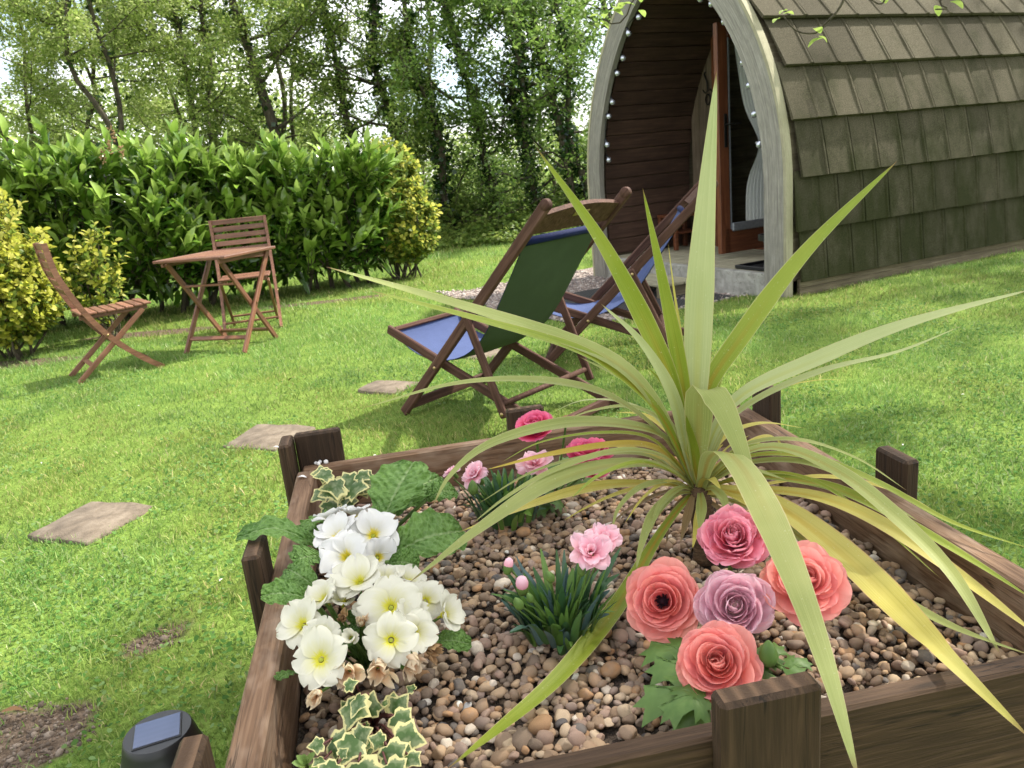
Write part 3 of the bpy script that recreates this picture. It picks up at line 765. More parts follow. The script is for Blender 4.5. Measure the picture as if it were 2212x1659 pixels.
V, F = lathe([(0.012, 0.030), (0.013, 0.036), (0.012, 0.062), (0, 0.064)], 10); sme = mesh('socket', V, F)
path = []
pl = np.array([POD_O[0], POD_O[1], 0]); ax3 = np.array([_px[0], _px[1], 0]); ay3 = np.array([_py[0], _py[1], 0])
def arch_hit(q, a=0.15):
    d = ray(*q); t_ = ((pl + ax3 * a - CPOS) @ ax3) / (d @ ax3); P = CPOS + d * t_ - pl
    return P @ ay3, P[2]
for q in pts:
    if q is None: path += [(0.45, 2.55, 0.0), (0.0, 2.64, 0.0)]; continue
    a_ = 0.10
    for a_ in np.arange(0.10, -0.05, -0.02):
        y_, z_ = arch_hit(Z1(*q), a_)
        lim = (RA - 0.30) * math.cos(math.asin(min(0.999, max(0, z_ - Z0) / (RA - 0.30)))) - KA
        if abs(y_) <= lim or y_ < 0: break
    sg = 1 if y_ > 0 else -1; i_ = put('bulb', bme, bulb_glass, sl_, (a_ - 0.14, y_, z_ - 2.6))
    tilt = Matrix.Rotation(sg * R(-random.uniform(25, 75)), 3, 'X')
    i_.matrix_basis = Matrix.Translation((a_ - 0.14, y_, z_ - 2.6)) @ tilt.to_4x4()
    put('socket', sme, M_black, i_)
    e = tilt @ Vector((0, 0, 0.06)); path.append((y_ + e.y, z_ + e.z, a_ - 0.14))
P = spline([(c_, a, b_ - 2.6) for a, b_, c_ in path], 90); V, F, _ = tube(P, 0.004, 5); put('cable', mesh('cable', V, F), M_black, sl_)
# ================================================================== trees, hedge and shrubs
m, nt, b = mk('bark')
v = coords(nt, 'Object', (1, 1, 0.25))
nt.links.new(ramp(nt, noise(nt, v, 26, 6, 0.7), [(0.3, (0.025, 0.02, 0.013)), (0.55, (0.075, 0.062, 0.04)), (0.75, (0.13, 0.12, 0.075))]), b.inputs['Base Color'])
b.inputs['Roughness'].default_value = 0.95; bump(nt, b, noise(nt, v, 40, 6, 0.7), 0.8, 0.02)
M_bark = m

def leaf_cloud(C, size, rg, pal, nrm_bias=0.5, aspect=0.55, jit=0.35, fold=False):
    """one small pointed leaf at each point of C"""
    n = len(C)
    N = rg.normal(0, 1, (n, 3)); N[:, 2] = np.abs(N[:, 2]) + nrm_bias; N /= np.linalg.norm(N, axis=1)[:, None]
    A = np.cross(N, rg.normal(0, 1, (n, 3))); A /= np.linalg.norm(A, axis=1)[:, None]; B = np.cross(N, A)
    s = (size * rg.uniform(1 - jit, 1 + jit, n))[:, None]
    V = np.stack([C - A * s * 0.5, C + B * s * aspect * 0.5 + N * s * 0.08, C + A * s * 0.5, C - B * s * aspect * 0.5 + N * s * 0.08], 1).reshape(-1, 3)
    pal = np.asarray(pal); c = pal[rg.choice(len(pal), n)] * rg.uniform(0.7, 1.25, n)[:, None]
    return V, np.arange(4 * n).reshape(n, 4), np.repeat(c, 4, 0)

PAL_PALE = [(0.26, 0.36, 0.075), (0.33, 0.42, 0.10), (0.20, 0.29, 0.055), (0.40, 0.46, 0.17)]
PAL_MID = [(0.14, 0.225, 0.035), (0.19, 0.27, 0.05), (0.10, 0.175, 0.03), (0.24, 0.31, 0.065)]
PAL_DARK = [(0.11, 0.20, 0.03), (0.15, 0.25, 0.045), (0.20, 0.30, 0.06), (0.08, 0.15, 0.026)]
PAL_IVY = [(0.02, 0.05, 0.014), (0.03, 0.07, 0.018), (0.045, 0.085, 0.02)]
PAL_GOLD = [(0.43, 0.44, 0.05), (0.36, 0.39, 0.045), (0.52, 0.51, 0.10), (0.19, 0.26, 0.035), (0.11, 0.18, 0.025)]

def tree(base, H, lean, seed, nleaf, size, pal, label, ivy=0.0, spread=1.7, z_low=0.5, stems=1, r0=0.11, group='trees along the garden edge', zmax=5.6, sag=0.0):
    rg = np.random.default_rng(seed)
    t = thing('tree', (base[0], base[1], -0.03), label, 'tree', 0, group)
    wood_ = MB(); C = []; ivyC = []
    for st in range(stems):
        a0 = rg.uniform(0, 6.28); off = np.array([math.cos(a0), math.sin(a0), 0]) * (0.18 if stems > 1 else 0)
        top = np.array([lean[0] + rg.normal(0, 0.35) * (stems > 1), lean[1] + rg.normal(0, 0.3) * (stems > 1), H])
        P = [off + top * q + np.array([rg.normal(0, 0.09), rg.normal(0, 0.09), 0]) * (q > 0) for q in np.linspace(0, 1, 9)]
        P = spline(P, 20); rr = 0.85 * r0 * (1 - 0.75 * np.linspace(0, 1, 20)) * rg.uniform(0.8, 1.15)
        V, F, _ = tube(P, rr, 7); wood_.add(V, F)
        if ivy > 0:
            k = int(1500 * ivy); q = rg.uniform(0, 0.75, k); idx = (q * 19).astype(int)
            ang = rg.uniform(0, 6.28, k); rad = rr[idx] + np.abs(rg.normal(0.03, 0.07, k))
            ivyC.append(P[idx] + np.stack([np.cos(ang) * rad, np.sin(ang) * rad, rg.uniform(-0.15, 0.15, k)], 1))
        nl = int(20 / stems) + 3
        for L in range(nl):
            q = rg.uniform(z_low / H, 0.93); i = int(q * 19); p0 = P[i]
            az = rg.uniform(0, 6.28); ln = spread * rg.uniform(0.55, 1.15) * (1.1 - 0.5 * q); el = rg.uniform(-0.15 - sag, 0.75)
            d = np.array([math.cos(az) * math.cos(el), math.sin(az) * math.cos(el), math.sin(el)])
            B = spline([p0, p0 + d * ln * 0.4 + rg.normal(0, 0.06, 3), p0 + d * ln * 0.75 + rg.normal(0, 0.1, 3) + (0, 0, 0.08), p0 + d * ln + rg.normal(0, 0.12, 3) + (0, 0, 0.12 - sag * 0.5)], 9)
            V, F, _ = tube(B, np.linspace(max(0.012, rr[i] * 0.45), 0.005, 9), 5); wood_.add(V, F)
            for s_ in range(6):
                j = int(rg.integers(2, 9)); az2 = az + rg.normal(0, 0.9); el2 = el + rg.normal(0, 0.5); l2 = rg.uniform(0.35, 0.9)
                d2 = np.array([math.cos(az2) * math.cos(el2), math.sin(az2) * math.cos(el2), math.sin(el2)])
                S = spline([B[j], B[j] + d2 * l2 * 0.5 + rg.normal(0, 0.05, 3), B[j] + d2 * l2 + rg.normal(0, 0.06, 3)], 6)
                V, F, _ = tube(S, np.linspace(0.006, 0.002, 6), 4, False); wood_.add(V, F)
                k = max(4, int(nleaf / (nl * stems * 6)))
                w = rg.uniform(0.15, 1.0, k); pts = S[np.minimum(5, (w * 6).astype(int))]
                # leaves sit in small tufts along the twig
                tu = rg.normal(0, 0.085, (max(2, k // 7), 3)); pts = pts + tu[rg.integers(len(tu), size=k)] + rg.normal(0, 0.045, (k, 3))
                C.append(pts)
    put('trunk', wood_.mesh('trunk'), M_bark, t)
    C = np.concatenate(C); C = C[(C[:, 2] > 0.05) & (C[:, 2] < zmax)]
    V, F, c = leaf_cloud(C, size, rg, pal)
    put('crown', mesh('crown', V, F, col=c, smooth=False), M_foliage, t)
    if ivyC:
        V, F, c = leaf_cloud(np.concatenate(ivyC), 0.085, rg, PAL_IVY, 0.2, 0.9)
        put('ivy', mesh('ivy', V, F, col=c, smooth=False), M_gloss, t)
    return t

TL = [  # base x, y, height, lean, leaves, size, palette, ivy, spread, stems, radius, label
    (-9.3, 13.2, 6.6, (0.3, 0), 36000, 0.06, PAL_PALE, 0, 1.9, 3, 0.05, 'pale feathery small-leaved tree filling the upper corner behind the golden shrub'),
    (-7.6, 14.0, 6.8, (-0.3, 0), 34000, 0.06, PAL_PALE, 0, 1.9, 2, 0.06, 'pale bushy tree behind the high end of the laurel hedge'),
    (-6.2, 13.4, 6.6, (0.5, 0), 30000, 0.06, PAL_PALE, 0.1, 1.8, 2, 0.07, 'light green twiggy tree with crooked dark branches behind the hedge'),
    (-5.0, 14.2, 6.9, (-0.2, 0.3), 24000, 0.065, PAL_MID + PAL_PALE, 0.2, 1.7, 2, 0.07, 'mixed green tree with several thin stems behind the hedge middle'),
    (-3.35, 14.2, 6.8, (-1.1, 0), 20000, 0.065, PAL_MID + PAL_PALE[:2], 0.25, 1.7, 1, 0.13, 'tree with one thick straight trunk slanting above the laurel hedge'),
    (-2.3, 14.6, 6.8, (-0.5, 0), 13000, 0.07, PAL_MID, 0.5, 1.6, 1, 0.10, 'slender tree with an ivy-dark stem next to the slanting trunk'),
    (-1.35, 14.4, 6.6, (-0.9, 0.2), 12500, 0.07, PAL_MID, 1.0, 1.6, 1, 0.12, 'tree with a trunk thickly wrapped in dark ivy'),
    (-0.65, 14.0, 6.5, (-1.0, 0), 11500, 0.075, PAL_DARK, 0.9, 1.5, 1, 0.11, 'dark leaved tree standing behind the tall golden shrub'),
    (0.05, 14.7, 6.6, (-0.9, 0.3), 11500, 0.075, PAL_DARK, 0.8, 1.5, 1, 0.10, 'dark tree with a bent ivy trunk in the gap beside the pod'),
    (0.75, 14.1, 6.5, (-0.7, 0), 11500, 0.078, PAL_DARK, 0.7, 1.5, 2, 0.09, 'twin-stemmed dark green tree close beside the pod arch'),
    (1.5, 13.6, 6.3, (-0.5, 0), 11500, 0.078, PAL_DARK, 0.6, 1.5, 2, 0.09, 'dense dark tree half hidden behind the pod arch'),
    (2.6, 15.5, 6.5, (-0.3, 0), 6500, 0.10, PAL_DARK, 0.5, 1.6, 1, 0.1, 'dark tree hidden behind the pod, only its edge showing'),
    (-8.2, 17.5, 7.2, (0.2, 0), 20000, 0.085, PAL_PALE, 0, 2.0, 2, 0.08, 'pale tree of the second row behind the upper corner'),
    (-4.6, 18.0, 7.2, (0.3, 0), 16000, 0.085, PAL_MID + PAL_PALE, 0, 2.0, 2, 0.08, 'soft green tree of the second row behind the twiggy trees'),
    (-1.2, 18.3, 7.0, (0.2, 0), 6500, 0.09, PAL_MID, 0.2, 1.9, 1, 0.1, 'tree of the second row showing between the ivy trunks'),
    (-11.0, 15.0, 7.2, (0.3, 0), 20000, 0.085, PAL_PALE, 0, 2.0, 3, 0.05, 'pale outermost tree at the very corner of the tree screen'),
    (-6.4, 17.8, 7.2, (0.0, 0), 17000, 0.085, PAL_PALE, 0, 2.0, 3, 0.06, 'pale many-stemmed tree of the second row behind the hedge'),
    (1.2, 18.6, 6.8, (0.0, 0), 6000, 0.09, PAL_MID, 0, 1.8, 2, 0.07, 'green tree of the second row behind the pod arch'),
]
for i, (x, y, H, lean, nl, sz_, pal, iv, sp_, stm, r0, lab) in enumerate(TL):
    tree((x, y), H, lean, 300 + i, nl, sz_, pal, lab, iv, sp_, 0.35 if i > 4 else 0.25, stm, r0)

# off-frame garden trees whose shade falls on the planter and on the pod roof
t1 = tree((4.9, 2.75), 6.6, (-1.1, 0.1), 401, 7000, 0.11, PAL_MID, 'garden tree at the side whose twigs hang into the top of the picture', 0, 2.3, 3.4, 1, 0.14, 'trees beside the lawn', 9)
tree((7.6, 7.4), 7.2, (-0.6, 0), 402, 3200, 0.12, PAL_MID, 'garden tree beside the pod casting dappled shade on its tiles', 0, 2.2, 3.6, 1, 0.14, 'trees beside the lawn', 9)
# its overhanging twigs with fresh leaves
rg = np.random.default_rng(77)
ob0 = np.array([4.9, 2.75, -0.03])
limb = spline([np.array([4.35, 2.8, 3.4]), pd(2350, -420, 3.6), pd(1900, -260, 3.3), pd(1450, -160, 3.1), pd(1330, -120, 3.1)], 24)
V, F, _ = tube(limb - ob0, np.linspace(0.035, 0.006, 24), 6); put('overhanging_branch', mesh('overhanging_branch', V, F), M_bark, t1)
M_spring = leafy('spring_leaf', lambda nt: ramp(nt, noise(nt, coords(nt, 'Object'), 30, 2), [(0.3, (0.22, 0.36, 0.05)), (0.7, (0.40, 0.50, 0.12))]), 0.45, 0.35, 0.4)
def lf(L, W):
    P = [(0, 0, 0), (0, L * 0.5, 0.12 * L), (0, L, 0.02 * L)]
    return ribbon(P, W, (0, 0, 1), 8, 3, 0.3, lambda t: np.sin(np.pi * np.clip(t, 0.02, 0.98)) ** 0.7)
V, F, UV = lf(0.045, 0.03); lme = mesh('leaf', V, F, uv=UV)
TW_ = [([(1835, -120), (1822, 0), (1775, 58), (1758, 72), (1720, 66), (1692, 35)], 3.3, [(1692, 30), (1700, 22), (1772, 72), (1778, 82), (1768, 78), (1684, 40)]),
       ([(1690, -100), (1545, -30), (1390, -20), (1350, 40), (1325, 52), (1302, 40)], 3.1, [(1300, 38), (1308, 30), (1296, 46), (1315, 24), (1350, 20), (1372, 12), (1355, 6), (1385, 5), (1340, -4), (1380, 22), (1303, 55), (1330, 20)]),
       ([(2120, -150), (2060, -40), (2030, 5), (2048, 18), (2020, 20)], 3.4, [(2052, 4), (2020, 12)]),
       ([(1990, -140), (1925, -30), (1905, 8), (1880, -2)], 3.4, [(1905, 2)])]
for pts_, d_, lv in TW_:
    P = spline([pd(a, b_, d_) for a, b_ in pts_], 20)
    V, F, _ = tube(P - ob0, np.linspace(0.0065, 0.0025, 20), 5); put('twig', mesh('twig', V, F), M_bark, t1)
    for a, b_ in lv:
        rot = Matrix.Rotation(rg.uniform(0, 6.28), 3, 'Z') @ Matrix.Rotation(rg.uniform(-1.0, 0.6), 3, 'X')
        put('leaf', lme, M_spring, t1, pd(a, b_, d_ + rg.normal(0, 0.02)) - ob0, rot, rg.uniform(0.8, 1.3))

# ---- laurel hedge
rg = np.random.default_rng(90)
HA, HB = np.array([-5.6, 6.75]), np.array([-1.25, 8.75])          # front line
hd = (HB - HA) / np.linalg.norm(HB - HA); hn = np.array([hd[1], -hd[0]])  # towards the lawn
HLEN = float(np.linalg.norm(HB - HA)); HDEP = 1.25
def htop(u): return 1.70 - 0.42 * (u / HLEN) + 0.025 * math.sin(5 * u) + 0.015 * math.sin(11 * u)
hedge = thing('laurel_hedge', (*(HA + HB) / 2, 0), 'broad glossy green laurel hedge behind the garden table', 'hedge')
h0 = np.array([*(HA + HB) / 2, 0])
stem_mb = MB(); LM = []          # leaf placements: (pos, dir, normal, length, tone)
def shoot(p, d, n, L):
    d = d / np.linalg.norm(d)
    P = spline([p, p + d * L * 0.5 + rg.normal(0, 0.02, 3), p + d * L + np.array([0, 0, 0.04])], 6)
    V, F, _ = tube(P - h0, np.linspace(0.007, 0.003, 6), 4, False); stem_mb.add(V, F)
    az0 = rg.uniform(0, 6.28)
    for k in range(n):
        q = 0.2 + 0.8 * k / max(1, n - 1); c_ = P[min(5, int(q * 5.99))]
        a = az0 + k * 2.4
        e1 = np.cross(d, (0.3, 0.2, 0.9)); e1 /= np.linalg.norm(e1) + 1e-9; e2 = np.cross(d, e1)
        out = e1 * math.cos(a) + e2 * math.sin(a)
        ld = out * (1.0 - 0.55 * q) + d * (0.35 + 0.75 * q) + np.array([0, 0, 0.12]); ld /= np.linalg.norm(ld)
        nn = d * 0.9 - out * 0.5 * q + np.array([0, 0, 0.5]) + rg.normal(0, 0.2, 3)
        LM.append((c_, ld, nn, rg.uniform(0.15, 0.235), q))
for _ in range(760):
    u = rg.uniform(0, HLEN); top_ = htop(u)
    if rg.random() < 0.62:      # front face
        z = rg.uniform(0.22, top_ - 0.1); bulge = 0.10 * math.sin(u * 3.1 + 1) + 0.08 * math.sin(z * 4 + u * 2) - 0.25 * max(0, 0.5 - z)
        p = np.array([*(HA + hd * u + hn * (bulge - 0.12)), z])
        d = np.array([hn[0], hn[1], 0]) * rg.uniform(0.3, 1.0) + np.array([0, 0, rg.uniform(0.6, 1.6)]) + np.array([hd[0], hd[1], 0]) * rg.normal(0, 0.5)
        shoot(p, d, int(rg.integers(7, 12)), rg.uniform(0.22, 0.42))
    else:
        w = rg.uniform(0.0, HDEP); p = np.array([*(HA + hd * u - hn * w), top_ - 0.24])
        d = np.array([rg.normal(0, 0.45), rg.normal(0, 0.45), 1.0]); shoot(p, d, int(rg.integers(8, 13)), rg.uniform(0.17, 0.27))
for _ in range(70):            # the end towards the gap
    w = rg.uniform(0, HDEP); z = rg.uniform(0.3, 1.15); p = np.array([*(HB + hd * rg.uniform(-0.1, 0.05) - hn * w), z])
    shoot(p, np.array([hd[0], hd[1], 0.9]) + rg.normal(0, 0.3, 3), 8, 0.26)
for _ in range(26):            # main stems
    u = rg.uniform(0.1, HLEN - 0.1); p = np.array([*(HA + hd * u - hn * rg.uniform(0.2, 0.8)), -0.05])
    q = p + np.array([rg.normal(0, 0.25), rg.normal(0, 0.2), 1.25]); V, F, _ = tube(spline([p, (p + q) / 2 + rg.normal(0, 0.06, 3), q], 8) - h0, np.linspace(0.028, 0.012, 8), 6); stem_mb.add(V, F)
put('stems', stem_mb.mesh('stems'), M_bark, hedge)
# one laurel leaf: folded along the midrib, tip bent down
def laurel(seed):
    r = np.random.default_rng(seed)
    P = [(0, 0, 0), (0.35, 0, 0.05), (0.7, 0, 0.05 - 0.05 * r.random()), (1, 0, -0.03 - 0.1 * r.random())]
    return ribbon(P, 0.32 + 0.05 * r.random(), (0, 0, 1), 7, 3, 0.35, lambda t: np.sin(np.pi * np.clip(t, 0.03, 0.985) ** 0.85) ** 0.75)
LV = [laurel(q) for q in range(4)]
LV_IN = [ribbon([(0, 0, 0), (0.5, 0, 0.04), (1, 0, -0.06)], 0.34, (0, 0, 1), 4, 3, 0.35, lambda t: np.sin(np.pi * np.clip(t, 0.06, 0.95) ** 0.85) ** 0.75)] * 4
def leaf_M(ld, nn):
    y_ = np.cross(nn, ld); y_ /= np.linalg.norm(y_) + 1e-9; z_ = np.cross(ld, y_)
    return np.stack([ld, y_, z_], 1)
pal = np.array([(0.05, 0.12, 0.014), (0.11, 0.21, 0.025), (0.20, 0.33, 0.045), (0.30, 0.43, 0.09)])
P_ = np.array([l[0] for l in LM]); near = np.argsort(np.linalg.norm(P_ - CPOS, axis=1) + 0.5 * rg.random(len(LM)) - 0.8 * (P_[:, 2] > 0.5))
pick = set(near[:900:3].tolist())
Vs, Fs, Cs, UVs, n0 = [], [], [], [], 0
LMESH = {}
for a in range(4):
    for b_ in range(4):
        V, F, UV = LV[a]; LMESH[a, b_] = mesh('leaf', V, F, uv=UV, col=np.tile(pal[b_], (len(V), 1)))
for i, (c_, ld, nn, L, q) in enumerate(LM):
    a = int(rg.integers(4)); tone = int(np.clip(q * 2.6 + rg.normal(0.35, 0.8), 0, 3)); M3 = leaf_M(ld, nn)
    if i in pick:
        put('leaf', LMESH[a, tone], M_gloss, hedge, c_ - h0, Matrix(M3.tolist()), L); continue
    V, F, UV = LV[a]
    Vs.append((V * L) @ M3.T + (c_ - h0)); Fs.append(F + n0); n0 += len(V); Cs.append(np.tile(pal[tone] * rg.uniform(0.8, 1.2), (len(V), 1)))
# inner leaves, coloured in the darker tones
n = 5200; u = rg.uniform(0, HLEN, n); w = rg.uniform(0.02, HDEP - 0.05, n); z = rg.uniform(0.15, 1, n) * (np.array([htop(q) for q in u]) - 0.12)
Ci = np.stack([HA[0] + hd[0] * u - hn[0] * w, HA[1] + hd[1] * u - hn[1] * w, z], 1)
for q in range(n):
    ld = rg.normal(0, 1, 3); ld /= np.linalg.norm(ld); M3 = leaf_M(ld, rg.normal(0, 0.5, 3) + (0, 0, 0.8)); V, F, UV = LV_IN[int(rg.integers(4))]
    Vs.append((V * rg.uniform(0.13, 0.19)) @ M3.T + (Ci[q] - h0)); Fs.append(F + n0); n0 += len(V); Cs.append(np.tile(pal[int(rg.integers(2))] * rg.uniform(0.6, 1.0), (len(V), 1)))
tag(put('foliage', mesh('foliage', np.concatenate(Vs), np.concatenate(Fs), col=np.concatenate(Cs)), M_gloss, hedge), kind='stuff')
# pale flower spikes of last season on the hedge
M_spike = plain('dry_flower', (0.30, 0.20, 0.10), 0.9, 0.2)
for a, b_, d_ in ((247, 305, 8.0), (225, 350, 7.9), (240, 330, 7.9), (265, 340, 7.95)):
    p = pd(a, b_, d_); mb = MB()
    for q in range(26):
        c_ = rg.normal(0, 0.012, 3) + (0, 0, q * 0.004); mb.add(ico * 0.008 + c_, icf)
    put('flower_spike', mb.mesh('flower_spike'), M_spike, hedge, p - h0)

# ---- golden euonymus shrubs
def shrub(name, c0, lobes, nshoot, label, seed, gold=1.0, big=0.055):
    rg = np.random.default_rng(seed)
    t = thing(name, (c0[0], c0[1], 0), label, 'shrub', 0, 'golden shrubs at the hedge')
    st = MB(); LMs = []
    for _ in range(nshoot):
        lb = lobes[int(rg.integers(len(lobes)))]
        d = rg.normal(0, 1, 3); d /= np.linalg.norm(d); d[2] = d[2] * 0.9 + 0.15
        p = np.array(lb[:3]) + d * np.array(lb[3:6]) * rg.uniform(0.55, 1.0) ** 0.5
        if p[2] < 0.06: continue
        dd = d * np.array([1, 1, 0.4]) + (0, 0, 0.75) + rg.normal(0, 0.2, 3); dd /= np.linalg.norm(dd); L = rg.uniform(0.08, 0.17)
        V, F, _ = tube(np.array([p - dd * 0.06, p + dd * L * 0.5, p + dd * L]), 0.0025, 4, False); st.add(V, F)
        for k in range(9):
            q = k / 8; a = k * 2.4 + rg.uniform(0, 0.5); e1 = np.cross(dd, (0.3, 0.2, 0.9)); e1 /= np.linalg.norm(e1); e2 = np.cross(dd, e1); o_ = e1 * math.cos(a) + e2 * math.sin(a)
            ld = o_ + dd * (0.2 + 0.7 * q); ld /= np.linalg.norm(ld); LMs.append((p + dd * L * q, ld, dd + rg.normal(0, 0.3, 3), rg.uniform(0.7, 1.25) * big, q))
    for lb in lobes:
        for _ in range(5):
            a = np.array([lb[0] + rg.normal(0, 0.08), lb[1] + rg.normal(0, 0.08), -0.03]); e = np.array(lb[:3]) + rg.normal(0, 0.5, 3) * np.array(lb[3:6])
            V, F, _ = tube(spline([a, (a + e) / 2 + rg.normal(0, 0.05, 3), e], 6), np.linspace(0.014, 0.006, 6), 5); st.add(V, F)
    put('stems', st.mesh('stems'), M_bark, t)
    Vs, Fs, Cs, n0 = [], [], [], 0
    base = ribbon([(0, 0, 0), (0.5, 0, 0.08), (1, 0, 0)], 0.62, (0, 0, 1), 4, 3, 0.25, lambda t: np.sin(np.pi * np.clip(t, 0.05, 0.95)) ** 0.6)
    pg = np.array(PAL_GOLD)
    for c_, ld, nn, L, q in LMs:
        M3 = leaf_M(ld, nn); V, F, UV = base
        k = int(rg.integers(3)) if rg.random() < (0.25 + 0.75 * q) * gold else int(3 + rg.integers(2))
        Vs.append((V * L) @ M3.T + c_); Fs.append(F + n0); n0 += len(V); Cs.append(np.tile(pg[k] * rg.uniform(0.75, 1.15), (len(V), 1)))
    tag(put('foliage', mesh('foliage', np.concatenate(Vs), np.concatenate(Fs), col=np.concatenate(Cs)), M_foliage, t), kind='stuff')
shrub('golden_shrub', (-4.05, 6.35), [(-0.05, 0, 0.60, 0.38, 0.42, 0.68), (0.02, -0.02, 0.42, 0.34, 0.38, 0.42), (-0.35, 0, 0.76, 0.45, 0.5, 0.74)], 1250, 'large bright yellow shrub at the edge behind the slatted chair', 61, 1.0)
shrub('golden_shrub', (-3.58, 6.85), [(0, 0, 0.36, 0.17, 0.17, 0.36), (0.10, 0, 0.62, 0.10, 0.10, 0.26)], 95, 'low yellow-green shrub between the slatted chair and the laurel hedge', 62, 0.75)
shrub('golden_shrub', (-1.18, 9.25), [(0, 0, 0.60, 0.37, 0.37, 0.58), (0.0, 0.1, 0.98, 0.26, 0.26, 0.50), (0.12, -0.1, 0.52, 0.30, 0.30, 0.48)], 1050, 'tall yellow-green shrub at the far end of the laurel hedge', 63, 0.55, 0.06)

# a far wood beyond the field, reading as one mass
n = 42000; x = rg.uniform(-22, -5, n); y = rg.uniform(24, 31, n); top_ = 3.2 + 3.6 * vnoise(x, y * 0.3, 0.32, 81)
C = np.stack([x, y, rg.uniform(0, 1, n) ** 0.8 * top_], 1); C[:, :2] += rg.normal(0, 0.2, (n, 2))
n2 = 14000; x2 = rg.uniform(-5, 5, n2); y2 = rg.uniform(24, 30, n2); C = np.concatenate([C, np.stack([x2, y2, rg.uniform(0, 1, n2) * (1.2 + 1.7 * vnoise(x2, y2 * 0.3, 0.5, 82))], 1)])
V, F, c = leaf_cloud(C, 0.17, rg, PAL_PALE + PAL_MID, 0.5)
tag(put('treeline', mesh('treeline', V, F, col=c, smooth=False), M_foliage), 'distant pale wood seen through the gaps between the trees', 'wood', kind='stuff')

# ground cover under the trees, one mass
n = 14000; x = rg.uniform(-1.6, 2.6, n); y = rg.uniform(12.3, 16.0, n); hgt_ = 0.10 + 0.95 * sstep(y, 12.3, 13.8) * vnoise(x, y, 1.5, 51)
C = np.stack([x, y, rg.uniform(0.02, 1, n) * hgt_], 1)
x2 = rg.uniform(-10, -1.4, 6000); y2 = rg.uniform(12.0, 15.0, 6000); C = np.concatenate([C, np.stack([x2, y2, rg.uniform(0, 0.9, 6000) * vnoise(x2, y2, 0.8, 52)], 1)])
V, F, c = leaf_cloud(C, 0.10, rg, PAL_MID, 0.8)
tag(put('undergrowth', mesh('undergrowth', V, F, col=c, smooth=False), M_foliage), 'low green undergrowth along the foot of the trees', 'undergrowth', kind='stuff')
# ================================================================== garden furniture
M_dwood = wood('dark_deckchair_wood', (0.035, 0.017, 0.012), (0.085, 0.042, 0.030), (0.14, 0.078, 0.058), 0.7, (4, 70, 70), spec=0.15)
M_rwood = wood('red_brown_garden_wood', (0.10, 0.043, 0.025), (0.19, 0.083, 0.048), (0.275, 0.138, 0.085), 0.45, (4, 70, 70), spec=0.45, wear=(0.20, 0.13, 0.045), cut=(0.62, 0.8))
M_brass = plain('brass_bolt', (0.45, 0.33, 0.16), 0.35, 0.5, 0.9, bmp=0)
def canvas(name, c):
    m, nt, b = mk(name); v = coords(nt, 'Object'); wv = nd(nt, 'ShaderNodeTexWave'); wv.inputs['Scale'].default_value = 180; nt.links.new(v, wv.inputs[0])
    n = noise(nt, v, 9, 5, 0.6)
    nt.links.new(ramp(nt, n, [(0.3, tuple(q * 0.82 for q in c)), (0.7, c)]), b.inputs['Base Color']); b.inputs['Roughness'].default_value = 0.8; b.inputs['Specular IOR Level'].default_value = 0.2
    bump(nt, b, math_(nt, 'ADD', wv.outputs[1], math_(nt, 'MULTIPLY', n, 4.0)), 0.25, 0.004); return m
M_blue = canvas('blue_canvas', (0.062, 0.088, 0.20)); M_green = canvas('olive_canvas', (0.052, 0.078, 0.040)); M_hem = canvas('shaded_blue_hem', (0.006, 0.012, 0.06))  # hem blue darkened to hold the shade of the head board

